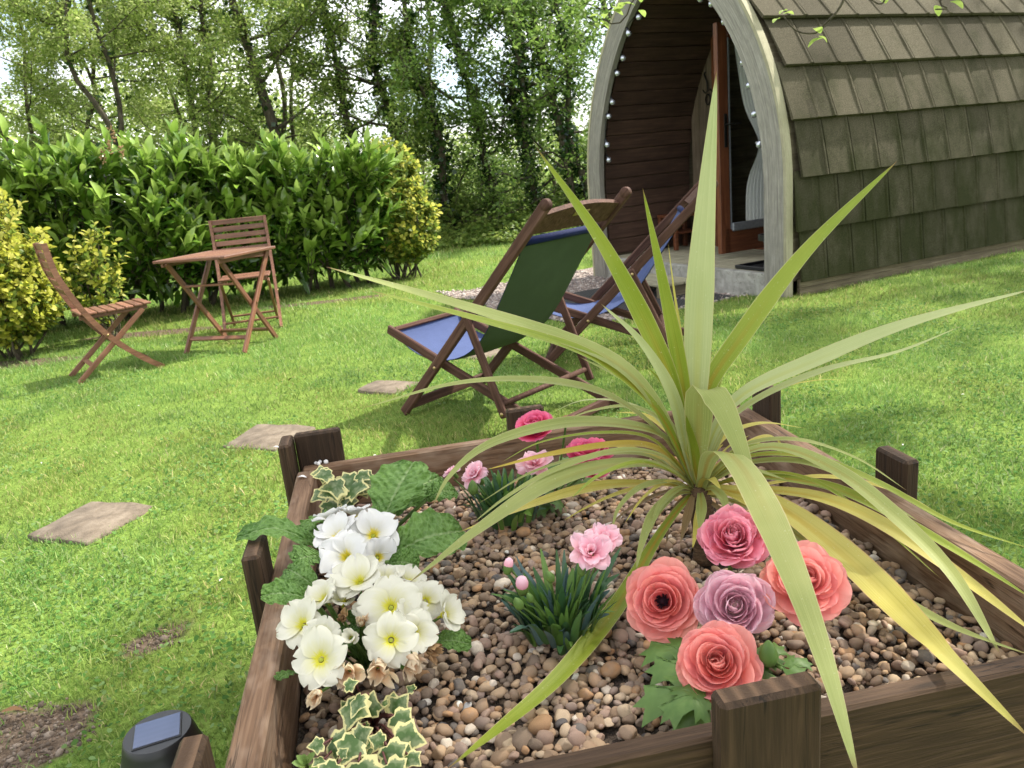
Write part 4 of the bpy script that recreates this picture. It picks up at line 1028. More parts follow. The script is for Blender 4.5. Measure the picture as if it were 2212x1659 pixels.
def bolt(par, p, ax='Y'):
    V, F = lathe([(0, 0.006), (0.007, 0.005), (0.009, 0.0), (0.009, -0.002)], 10)
    put('bolt', mesh('bolt', V, F), M_brass, par, p, Matrix.Rotation(R(-90), 3, 'X') if ax == 'Y' else Matrix.Rotation(R(90), 3, 'X'))
def deck_chair(X, Y, yaw, label, cat='deck chair', top=(-0.984, 0.954), knee=(0.072, 0.401), foot=-0.905, a=0.548, pe=(-0.697, 0.113)):
    t = thing('deck_chair', (X, Y, float(hgt(X, Y))), label, cat, yaw, 'deck chairs on the lawn')
    W, WS, WP = 0.547, 0.455, 0.63; T = Vector((top[0], 0, top[1])); tl = T.length; td = T / tl
    nrm = Vector((-td.z, 0, td.x)) * -1      # across the rail, in the side plane
    for s in (1, -1):
        r_ = beam('main_rail', (0, s * W / 2, 0.012), (top[0], s * W / 2, top[1]), 0.024, 0.048, M_dwood, t, b=0.006, ext=0.02)
        V, F = lathe([(0, 0.0125), (0.022, 0.0125), (0.024, 0.008), (0.024, -0.008), (0.022, -0.0125), (0, -0.0125)], 16)
        put('rounded_end', mesh('rounded_end', V, F), M_dwood, r_, (tl / 2 + 0.006, 0, 0), Matrix.Rotation(R(90), 3, 'X'))
        beam('seat_rail', (knee[0], s * WS / 2, knee[1]), (foot, s * WS / 2, 0.018), 0.022, 0.045, M_dwood, t, b=0.005, ext=0.05)
        pv = T * a
        beam('prop_rail', (pv.x, s * WP / 2, pv.z), (pe[0], s * WP / 2, pe[1]), 0.022, 0.040, M_dwood, t, up=(1, 0, 0), b=0.006, ext=0.05)
        bolt(t, (pv.x, s * (WP / 2 + 0.012), pv.z), 'Y' if s > 0 else 'N')
        # where the rails cross
        k_ = np.linalg.solve(np.array([[top[0], -(foot - knee[0])], [top[1], knee[1]]]), np.array(knee)); bolt(t, (top[0] * k_[0], s * (W / 2 + 0.013), top[1] * k_[0]), 'Y' if s > 0 else 'N')
        bolt(t, (pe[0] - 0.004, s * (WP / 2 + 0.012), pe[1] - 0.005), 'Y' if s > 0 else 'N')
        # notch plates for the prop on the seat rail
        for q in (0.0, 0.13, 0.24):
            f = (pe[0] - 0.0 - q * 0.9); z = knee[1] * (f - foot) / (knee[0] - foot)
            if f > foot + 0.02:
                aa = np.linspace(0, math.pi, 9); V, F, _ = tube([(f + 0.022 * math.cos(w_), s * WS / 2 * 0.999, z + 0.030 + 0.022 * math.sin(w_) - 0.02) for w_ in aa], 0.004, 5); put('notch_plate', mesh('notch_plate', V, F), M_grey, t)
    V, F, _ = tube([(pe[0] + 0.012, -WP / 2 + 0.01, pe[1] + 0.03), (pe[0] + 0.012, WP / 2 - 0.01, pe[1] + 0.03)], 0.013, 10); put('prop_bar', mesh('prop_bar', V, F), M_dwood, t)
    beam('foot_bar', (0.035 * td.x, -W / 2, 0.045), (0.035 * td.x, W / 2, 0.045), 0.024, 0.046, M_dwood, t, b=0.005)
    beam('rear_bar', (foot + 0.035, -WS / 2, 0.032), (foot + 0.035, WS / 2, 0.032), 0.022, 0.045, M_dwood, t, b=0.005)
    beam('knee_bar', (knee[0] - 0.006, -WS / 2, knee[1] + 0.004), (knee[0] - 0.006, WS / 2, knee[1] + 0.004), 0.05, 0.024, M_dwood, t, up=(0.35, 0, 1), b=0.006)
    # bowed head board with a hand hole
    n = 14; V = []
    for i in range(n + 1):
        y_ = -W / 2 + 0.012 + (W - 0.024) * i / n; bow = 0.030 * math.sin(math.pi * i / n)
        hole = abs(i - n / 2) < 2.1
        for q, h in ((0.0, -0.105), (0.0, -0.004 + bow)):
            for s in (-0.010, 0.010):
                p = td * (tl - 0.035 + h) + nrm * s; V.append((p.x, y_, p.z))
    F = []
    for i in range(n):
        a0 = i * 4; b0 = a0 + 4
        F += [(a0, a0 + 2, b0 + 2, b0), (a0 + 1, b0 + 1, b0 + 3, a0 + 3), (a0 + 2, a0 + 3, b0 + 3, b0 + 2), (a0, b0, b0 + 1, a0 + 1)]
    F += [(0, 1, 3, 2), (4 * n, 4 * n + 2, 4 * n + 3, 4 * n + 1)]
    hb_ = put('head_board', mesh('head_board', V, F, smooth=False), M_dwood, t)
    p = td * (tl - 0.055) - nrm * 0.0115
    put('hand_hole', unique_box(0.10, 0.024, 0.003, 0.001), M_brass, hb_, p, Matrix(((0, td.x, nrm.x), (1, 0, 0), (0, td.z, nrm.z))))
    # sling
    p0 = td * (tl - 0.19); p0 = p0 - nrm * 0.0
    pts = [(p0.x, p0.z), (p0.x * 0.80, p0.z * 0.70), (p0.x * 0.60, p0.z * 0.455), (p0.x * 0.40, p0.z * 0.36), (p0.x * 0.18, p0.z * 0.345), (knee[0] - 0.06, knee[1] - 0.055), (knee[0] - 0.012, knee[1] + 0.016)]
    P = spline([(q[0], 0, q[1]) for q in pts], 30); NW = 9
    WD = W - 0.05
    def sheet(off):
        T_ = np.gradient(P, axis=0); T_ /= np.linalg.norm(T_, axis=1)[:, None]; N_ = np.stack([-T_[:, 2], 0 * T_[:, 0], T_[:, 0]], 1)
        if N_[15, 2] < 0: N_ = -N_
        V = []
        for i in range(30):
            tt = i / 29
            for j in range(NW):
                u = j / (NW - 1) * 2 - 1; w = WD / 2 * (1 - 0.03 * math.sin(math.pi * tt)) * (1 - (1 - (WS - 0.03) / WD) * tt ** 3); dip = -0.018 * math.sin(math.pi * tt) * (1 - u * u) + 0.0022 * math.sin(9 * u + 5 * tt) * math.sin(math.pi * tt) + 0.0015 * math.sin(23 * tt + 3 * u)
                V.append(P[i] + np.array([0, u * w, 0]) + N_[i] * (off + dip))
        return V
    put('sling', mesh('sling', sheet(0.002), grid_faces(30, NW)), M_blue, t)
    put('sling_backing', mesh('sling_backing', sheet(-0.002), grid_faces(30, NW)), M_green, t)
    V, F, _ = tube([(p0.x, -WD / 2, p0.z), (p0.x, WD / 2, p0.z)], 0.017, 10); put('hem_roll', mesh('hem_roll', V, F), M_hem, t)
    V, F, _ = tube([(p0.x, -W / 2 + 0.01, p0.z), (p0.x, W / 2 - 0.01, p0.z)], 0.009, 8); put('head_dowel', mesh('head_dowel', V, F), M_dwood, t)
    return t
deck_chair(-0.352, 3.827, 2.399, 'wooden deck chair showing its dark green sling back, in front of the pod')
deck_chair(0.236, 4.506, 2.97, 'wooden deck chair showing its light blue sling seat, by the gravel', top=(-0.955, 0.925))

def fold_chair(X, Y, yaw, label, W=0.42):
    """origin between the rear feet; the chair faces local +X"""
    t = thing('folding_chair', (X, Y, float(hgt(X, Y))), label, 'chair', yaw, 'folding chairs at the garden table')
    prof = [(0.0, 0.935), (0.022, 0.746), (0.071, 0.603), (0.131, 0.464), (0.205, 0.339), (0.298, 0.218), (0.42, 0.095), (0.535, 0.004)]
    for s in (1, -1):
        P = spline([(q[0], 0, q[1]) for q in prof], 26); T_ = np.gradient(P, axis=0); T_ /= np.linalg.norm(T_, axis=1)[:, None]; N_ = np.stack([-T_[:, 2], 0 * T_[:, 0], T_[:, 0]], 1)
        V = []
        for i in range(26):
            for a, b_ in ((-1, -1), (1, -1), (1, 1), (-1, 1)): V.append(P[i] + N_[i] * 0.018 * a + np.array([0, s * W / 2 + 0.012 * b_, 0]))
        F = [(i * 4 + j, i * 4 + (j + 1) % 4, (i + 1) * 4 + (j + 1) % 4, (i + 1) * 4 + j) for i in range(25) for j in range(4)] + [(3, 2, 1, 0), (100, 101, 102, 103)]
        put('side_rail', mesh('side_rail', V, F, smooth=False), M_rwood, t)
        beam('rear_leg', (0.0, s * (W / 2 - 0.04), 0.0), (0.495, s * (W / 2 - 0.04), 0.425), 0.022, 0.034, M_rwood, t, b=0.004)
        beam('seat_bearer', (0.10, s * (W / 2 - 0.065), 0.425), (0.53, s * (W / 2 - 0.065), 0.435), 0.020, 0.03, M_rwood, t, b=0.003)
        bolt(t, (0.235, s * (W / 2 + 0.013), 0.295), 'Y' if s > 0 else 'N')
    nb = 6
    for i in range(nb):
        z = 0.605 + i * 0.0615; q = np.interp(z, [p[1] for p in prof][::-1], [p[0] for p in prof][::-1]); q2 = np.interp(z + 0.05, [p[1] for p in prof][::-1], [p[0] for p in prof][::-1])
        put('back_slat', unique_box(W - 0.026, 0.012, 0.043, 0.003), M_rwood, t, ((q + q2) / 2, 0, z), Matrix.Rotation(R(90), 3, 'Z') @ Matrix.Rotation(math.atan2(q - q2, 0.05) * -1, 3, 'X'))
    for i in range(8):
        put('seat_slat', unique_box(W - 0.05, 0.050, 0.016, 0.004), M_rwood, t, (0.125 + i * 0.0575, 0, 0.452 + 0.006 * (i / 7) - 0.008 * math.sin(math.pi * i / 7)), Matrix.Rotation(R(90), 3, 'Z'))
    beam('stretcher', (0.115, -W / 2 + 0.04, 0.095), (0.115, W / 2 - 0.04, 0.095), 0.034, 0.016, M_rwood, t, b=0.003)
    beam('front_stretcher', (0.43, -W / 2, 0.085), (0.43, W / 2, 0.085), 0.03, 0.016, M_rwood, t, b=0.003)
    return t
def by_centroid(cx, cy, yaw, lx=0.267): return cx - math.cos(yaw) * lx, cy - math.sin(yaw) * lx, yaw
fold_chair(*by_centroid(-2.777, 5.344, R(36)), 'slatted red brown folding chair standing side-on at the end of the table')
fold_chair(*by_centroid(-2.20, 6.72, R(-76)), 'red brown folding chair behind the table with its slatted back to the hedge', W=0.46)

# square slatted folding table
ta = R(-19)
t = thing('folding_table', (-2.13, 5.92, float(hgt(-2.13, 5.92))), 'square red brown folding garden table on crossed legs', 'table', ta)
TS = 0.315
for i in range(9):
    put('top_slat', unique_box(2 * TS - 0.09, 0.059, 0.018, 0.003), M_rwood, t, (0, -0.248 + i * 0.062, 0.715))
for s in (1, -1): put('top_edge', unique_box(2 * TS, 0.044, 0.022, 0.004), M_rwood, t, (s * (TS - 0.021), 0, 0.714), Matrix.Rotation(R(90), 3, 'Z'))
for s in (1, -1): put('top_edge', unique_box(2 * TS - 0.088, 0.03, 0.022, 0.004), M_rwood, t, (0, s * (TS - 0.014), 0.7135))
for s in (1, -1):
    beam('leg', (s * 0.265, -0.23, 0.0), (s * 0.265, 0.27, 0.70), 0.022, 0.04, M_rwood, t, b=0.004)
    beam('leg', (s * 0.235, 0.24, 0.0), (s * 0.235, -0.27, 0.70), 0.022, 0.04, M_rwood, t, b=0.004)
    put('bearer', unique_box(0.60, 0.02, 0.032, 0.003), M_rwood, t, (s * 0.25, 0, 0.688), Matrix.Rotation(R(90), 3, 'Z'))
    bolt(t, (s * 0.279, 0.008, 0.335), 'Y')
beam('stretcher', (-0.265, -0.157, 0.105), (0.265, -0.157, 0.105), 0.036, 0.016, M_rwood, t, up=(0, -0.6, 0.8), b=0.003)
beam('stretcher', (-0.235, 0.172, 0.095), (0.235, 0.172, 0.095), 0.036, 0.016, M_rwood, t, up=(0, 0.6, 0.8), b=0.003)
beam('upper_stretcher', (-0.235, -0.13, 0.505), (0.235, -0.13, 0.505), 0.03, 0.016, M_rwood, t, b=0.003)
# ================================================================== planter
M_plw = wood('stained_shaded_timber', (0.020, 0.011, 0.005), (0.050, 0.028, 0.014), (0.090, 0.053, 0.029), 0.75, (6, 130, 130), grain=0.6, cracks=0.8, endgrain=True)  # front boards and posts: brown stain darkened further to hold their shade
M_plw2 = wood('worn_brown_timber', (0.085, 0.047, 0.026), (0.175, 0.102, 0.058), (0.27, 0.168, 0.10), 0.8, (6, 120, 120), wear=(0.30, 0.215, 0.15), wscale=4, cut=(0.48, 0.70), grain=0.6, cracks=0.8)
m, nt, b = mk('end_grain_timber'); v = coords(nt, 'Object', (18, 18, 1)); wv = nd(nt, 'ShaderNodeTexWave'); wv.wave_type = 'RINGS'; wv.inputs['Scale'].default_value = 0.9; wv.inputs['Distortion'].default_value = 2.5; wv.inputs['Detail'].default_value = 3; nt.links.new(v, wv.inputs[0])
M_plane = thing('raised_planter', (0, 0, 0), 'square raised planter of brown stained timber boards with short posts', 'planter', PA)
PT = 0.5
XL, XR, YF, YB = -0.245, 0.83, 0.652, 1.705
tk, tkf = 0.040, 0.027
def pboard(name, x0, x1, y0, y1, z0, z1, mat, along='x', b=0.004):
    cx, cy_ = (x0 + x1) / 2, (y0 + y1) / 2
    if along == 'x': me = unique_box(x1 - x0, y1 - y0, z1 - z0, b); rot = None
    elif along == 'y': me = unique_box(y1 - y0, x1 - x0, z1 - z0, b); rot = Matrix.Rotation(R(90), 3, 'Z')
    else: me = unique_box(z1 - z0, y1 - y0, x1 - x0, b); rot = Matrix(((0, 0, -1), (0, 1, 0), (1, 0, 0)))
    return put(name, me, mat, M_plane, (cx, cy_, (z0 + z1) / 2), rot)
hs = [(0.005, 0.165), (0.169, 0.331), (0.335, PT)]
for k_, (z0, z1) in enumerate(hs):
    top_ = k_ == 2
    pboard('board', XL, XL + tk, YF + tkf + 0.001, YB - tkf - 0.001, z0, z1, M_plw2, 'y')
    pboard('board', XR - tk, XR, YF + tkf + 0.001, YB - tkf - 0.001, z0, z1 - (0.004 if top_ else 0), M_plw2, 'y')
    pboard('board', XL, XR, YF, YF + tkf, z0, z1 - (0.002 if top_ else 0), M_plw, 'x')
    pboard('board', XL + 0.012, XR - 0.012, YB - tkf, YB, z0, z1 + (0.003 if top_ else 0), M_plw2, 'x')
posts = [(0.276, 0.388, YF - 0.032, YF - 0.001, 0.562), (XL - 0.030, XL - 0.001, 1.145, 1.235, 0.563), (XL - 0.029, XL - 0.001, 1.655, 1.735, 0.572), (XL + 0.002, XL + 0.105, YB + 0.001, YB + 0.027, 0.576),
         (XR + 0.001, XR + 0.030, 1.095, 1.180, 0.560), (XR + 0.001, XR + 0.031, 1.560, 1.650, 0.565), (0.245, 0.335, YB + 0.001, YB + 0.027, 0.560), (XL - 0.030, XL - 0.001, 0.672, 0.745, 0.562)]
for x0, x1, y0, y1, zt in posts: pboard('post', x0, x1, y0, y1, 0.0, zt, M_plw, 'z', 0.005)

def PFw(x, y, z): return np.array([x * PE1[0] + y * PE2[0], x * PE1[1] + y * PE2[1], z])
GZL = 0.405
# ---- gravel in the planter
m, nt, b = mk('planter_soil'); v = coords(nt); n_ = noise(nt, v, 60, 6, 0.7)
nt.links.new(ramp(nt, n_, [(0.3, (0.03, 0.021, 0.015)), (0.7, (0.10, 0.072, 0.052))]), b.inputs['Base Color']); b.inputs['Roughness'].default_value = 0.95; bump(nt, b, n_, 1.0, 0.02)
bed = thing('gravel_bed', PFw(0.29, 1.18, GZL - 0.03), 'brown and grey rounded pebbles filling the raised planter', 'gravel', PA)
b0 = np.array([0.29, 1.18, GZL - 0.03])
gxs = np.linspace(XL + tk + 0.002, XR - tk - 0.002, 60); gys = np.linspace(YF + tkf + 0.002, YB - tkf - 0.002, 60)
def gh(x, y):
    h = 0.010 * (vnoise(x, y, 6, 61) - 0.5) + 0.006 * (vnoise(x, y, 17, 62) - 0.5)
    h = h - 0.022 * np.exp(-(((x - 0.52) / 0.06) ** 2 + ((y - 1.17) / 0.05) ** 2)) - 0.03 * np.exp(-(((x + 0.17) / 0.05) ** 2 + ((y - 0.95) / 0.10) ** 2))
    return h
X, Y = np.meshgrid(gxs, gys, indexing='ij')
put('soil', mesh('soil', np.stack([X.ravel() - b0[0], Y.ravel() - b0[1], (gh(X, Y) + 0.012).ravel()], 1), grid_faces(60, 60)), m, bed)
def ico2():
    bm = bmesh.new(); bmesh.ops.create_icosphere(bm, subdivisions=3, radius=1.0)
    V = np.array([v_.co[:] for v_ in bm.verts]); F = np.array([[v_.index for v_ in f.verts] for f in bm.faces]); bm.free(); return V, F
def ico_n(k):
    bm = bmesh.new(); bmesh.ops.create_icosphere(bm, subdivisions=k, radius=1.0)
    V = np.array([v_.co[:] for v_ in bm.verts]); F = np.array([[v_.index for v_ in f.verts] for f in bm.faces]); bm.free(); return V, F
def pebble(seed, k):
    r = np.random.default_rng(seed); V, F = ico_n(k)
    ang = r.random() < 0.5
    for _ in range(int(r.integers(5, 10)) if ang else int(r.integers(1, 4))):
        n_ = r.normal(0, 1, 3); n_ /= np.linalg.norm(n_); dd = r.uniform(0.55, 0.85); q = V @ n_; o_ = q > dd
        V[o_] -= np.outer((q[o_] - dd) * 0.92, n_)
    for _ in range(3):
        n_ = r.normal(0, 1.6, 3); V *= (1 + 0.05 * np.sin(V @ n_ + r.uniform(0, 6)))[:, None]
    return V * np.array([r.uniform(0.95, 1.35), r.uniform(0.8, 1.0), r.uniform(0.55, 0.8)]), F
PEB = [pebble(500 + q, 3) for q in range(14)]; PEBL = [pebble(500 + q, 2) for q in range(14)]
PCOL = np.array([(0.27, 0.175, 0.105), (0.20, 0.135, 0.088), (0.33, 0.225, 0.135), (0.155, 0.11, 0.08), (0.25, 0.165, 0.125), (0.40, 0.30, 0.20), (0.48, 0.41, 0.33), (0.10, 0.09, 0.085), (0.31, 0.175, 0.085), (0.58, 0.53, 0.47), (0.05, 0.052, 0.06), (0.22, 0.16, 0.13)])
PPROB = np.array([0.15, 0.15, 0.13, 0.13, 0.11, 0.09, 0.035, 0.05, 0.07, 0.006, 0.01, 0.05]); PPROB /= PPROB.sum()
def stone_mat(name, colsock):
    m, nt, b = mk(name); v = coords(nt, 'Object'); n_ = noise(nt, v, 90, 5, 0.65); n2 = noise(nt, v, 22, 4, 0.6)
    c_ = mixc(nt, ramp(nt, n_, [(0.35, 0.0), (0.75, 0.55)]), colsock(nt), (0.30, 0.24, 0.18)); c_ = mixc(nt, ramp(nt, n2, [(0.5, 0.0), (0.75, 0.5)]), c_, (0.09, 0.07, 0.055))
    nt.links.new(c_, b.inputs['Base Color']); b.inputs['Roughness'].default_value = 0.8; b.inputs['Specular IOR Level'].default_value = 0.22; bump(nt, b, n_, 0.3, 0.003); return m
M_peb = stone_mat('pebble_stone', lambda nt: nt.nodes.new('ShaderNodeObjectInfo').outputs['Color'])
M_pebv = stone_mat('pebble_stone_mass', vcol)
rg = np.random.default_rng(8)
sp_ = 0.0140; pts = []
j = 0; y = YF + tkf + 0.012
while y < YB - tkf - 0.008:
    x = XL + tk + 0.010 + (sp_ / 2 if j % 2 else 0)
    while x < XR - tk - 0.008:
        pts.append((x + rg.normal(0, 0.004), y + rg.normal(0, 0.004))); x += sp_
    y += sp_ * 0.87; j += 1
pts = np.array(pts)
pts = pts[(pts[:, 0] > XL + tk + 0.008) & (pts[:, 0] < XR - tk - 0.008) & (pts[:, 1] > YF + tkf + 0.008) & (pts[:, 1] < YB - tkf - 0.008)]
hole = np.exp(-(((pts[:, 0] - 0.525) / 0.035) ** 2 + ((pts[:, 1] - 1.165) / 0.03) ** 2)); pts = pts[rg.random(len(pts)) > hole * 1.2]
n = len(pts); W_ = np.array([PFw(a, b_, GZL) for a, b_ in pts]); dd = np.linalg.norm(W_ - CPOS, axis=1)
vv = W_ - CPOS; cc = vv @ _F; ux = (vv @ _R) / cc * FPX; uy = (vv @ _U) / cc * FPX
vis = (np.abs(ux) < PW / 2) & (np.abs(uy) < PH / 2)
order = np.argsort(dd + 10 * (~vis)); pick = set(order[:300].tolist())
pmesh = [mesh('pebble', V, F) for V, F in PEB]
Vs, Fs, Cs, n0 = [], [], [], 0
for i in range(n):
    s = float(np.clip(rg.lognormal(math.log(0.0079), 0.28), 0.004, 0.0165)); a = int(rg.integers(14)); c_ = np.minimum(0.75, PCOL[rg.choice(12, p=PPROB)] * rg.uniform(1.05, 1.6))
    rot = (Matrix.Rotation(rg.uniform(0, 6.28), 3, 'Z') @ Matrix.Rotation(rg.normal(0, 0.35), 3, 'X') @ Matrix.Rotation(rg.normal(0, 0.35), 3, 'Y'))
    loc = np.array([pts[i, 0], pts[i, 1], GZL + float(gh(pts[i, 0], pts[i, 1])) - 0.010 + rg.normal(0, 0.0035) + s * 0.25]) - b0
    if i in pick:
        o = put('pebble', pmesh[a], M_peb, bed, loc, rot, s); o.color = (*c_, 1)
    else:
        V, F = PEBL[a]
        Vs.append((V * s) @ np.array(rot).T + loc); Fs.append(F + n0); n0 += len(V); Cs.append(np.tile(c_, (len(V), 1)))
for i in range(3400):               # grit and small stones below the top layer
    s = float(np.clip(rg.lognormal(math.log(0.0058), 0.3), 0.003, 0.011)); c_ = np.minimum(0.75, PCOL[rg.choice(12, p=PPROB)] * rg.uniform(0.8, 1.5)); V, F = ico * rg.uniform(0.75, 1.25, (12, 1)) * (1, 0.9, 0.7), icf
    px_, py2 = rg.uniform(XL + tk + 0.01, XR - tk - 0.01), rg.uniform(YF + tkf + 0.01, YB - tkf - 0.01)
    if math.exp(-(((px_ - 0.525) / 0.035) ** 2 + ((py2 - 1.165) / 0.03) ** 2)) > 0.5: continue
    rot = np.array(Matrix.Rotation(rg.uniform(0, 6.28), 3, 'Z') @ Matrix.Rotation(rg.normal(0, 0.5), 3, 'X'))
    Vs.append((V * s) @ rot.T + np.array([px_, py2, GZL + float(gh(px_, py2)) - 0.013 + rg.normal(0, 0.003)]) - b0); Fs.append(F + n0); n0 += len(V); Cs.append(np.tile(c_, (len(V), 1)))
tag(put('pebbles', mesh('pebbles', np.concatenate(Vs), np.concatenate(Fs), col=np.concatenate(Cs)), M_pebv, bed), kind='stuff')
# ================================================================== cordyline
def py_(x, y, Y):
    d = ray(x, y); return CPOS + d * (Y / d[1])
def striped(name, c_lo, c_mid, c_hi, rib=None, edge=(0.50, 0.46, 0.22), trans=0.35, spots=0.25):
    def f(nt):
        uv, u, v = uvsep(nt); mp = nt.nodes.new('ShaderNodeMapping'); mp.inputs['Scale'].default_value = (1.0, 42, 1); nt.links.new(uv, mp.inputs[0])
        ri = rnd(nt); ad = nt.nodes.new('ShaderNodeVectorMath'); ad.operation = 'ADD'; cb = nt.nodes.new('ShaderNodeCombineXYZ'); nt.links.new(math_(nt, 'MULTIPLY', ri, 50.0), cb.inputs[0]); nt.links.new(mp.outputs[0], ad.inputs[0]); nt.links.new(cb.outputs[0], ad.inputs[1])
        st = noise(nt, ad.outputs[0], 1.0, 4, 0.7)
        col = ramp(nt, st, [(0.28, c_lo), (0.5, c_mid), (0.72, c_hi)])
        bl = noise(nt, coords(nt, 'Object'), 5.5, 4, 0.6)
        col = mixc(nt, ramp(nt, bl, [(0.42, 0.0), (0.7, 0.55)]), col, c_hi)
        e = math_(nt, 'ABSOLUTE', math_(nt, 'SUBTRACT', v, 0.5))
        col = mixc(nt, ramp(nt, e, [(0.455, 0.0), (0.49, 0.8)]), col, edge)
        if rib:
            rf = math_(nt, 'MULTIPLY', ramp(nt, e, [(0.05, 1.0), (0.2, 0.0)]), ramp(nt, u, [(0.1, 1.0), (0.55, 0.0)])); col = mixc(nt, rf, col, rib)
        sp = noise(nt, coords(nt, 'Object'), 230, 2, 0.5); col = mixc(nt, ramp(nt, sp, [(0.68, 0.0), (0.76, spots)]), col, (0.75, 0.75, 0.55))
        col = mixc(nt, ramp(nt, u, [(0.955, 0.0), (0.99, 0.95)]), col, (0.20, 0.11, 0.04))
        bk = noise(nt, ad.outputs[0], 0.35, 3, 0.7); col = mixc(nt, ramp(nt, bk, [(0.70, 0.0), (0.76, 0.7)]), col, (0.26, 0.16, 0.05))
        return col
    def bf(nt):
        uv, u, v = uvsep(nt); mp = nt.nodes.new('ShaderNodeMapping'); mp.inputs['Scale'].default_value = (0.4, 55, 1); nt.links.new(uv, mp.inputs[0])
        return noise(nt, mp.outputs[0], 1.0, 2, 0.5)
    return leafy(name, f, 0.5, 0.35, trans, bmp=bf, bst=(0.3, 0.0009))
MC = {'g': striped('pale_green_blade', (0.20, 0.245, 0.06), (0.29, 0.335, 0.095), (0.40, 0.43, 0.15), (0.30, 0.24, 0.05)),
      'd': striped('bright_green_blade', (0.13, 0.20, 0.012), (0.21, 0.28, 0.022), (0.32, 0.36, 0.05), (0.34, 0.22, 0.02)),
      'y': striped('yellowing_blade', (0.36, 0.32, 0.05), (0.52, 0.46, 0.085), (0.62, 0.57, 0.18), (0.50, 0.36, 0.05), (0.55, 0.35, 0.16)),
      'o': striped('ochre_blade', (0.30, 0.22, 0.02), (0.44, 0.33, 0.03), (0.52, 0.42, 0.07), None, (0.35, 0.15, 0.03)),
      'b': striped('dead_brown_blade', (0.10, 0.06, 0.025), (0.19, 0.125, 0.055), (0.30, 0.21, 0.10), None, (0.16, 0.10, 0.05), 0.15),
      'p': striped('pale_backed_blade', (0.30, 0.36, 0.135), (0.40, 0.45, 0.195), (0.50, 0.53, 0.26), (0.40, 0.42, 0.10))}
YC = 1.285
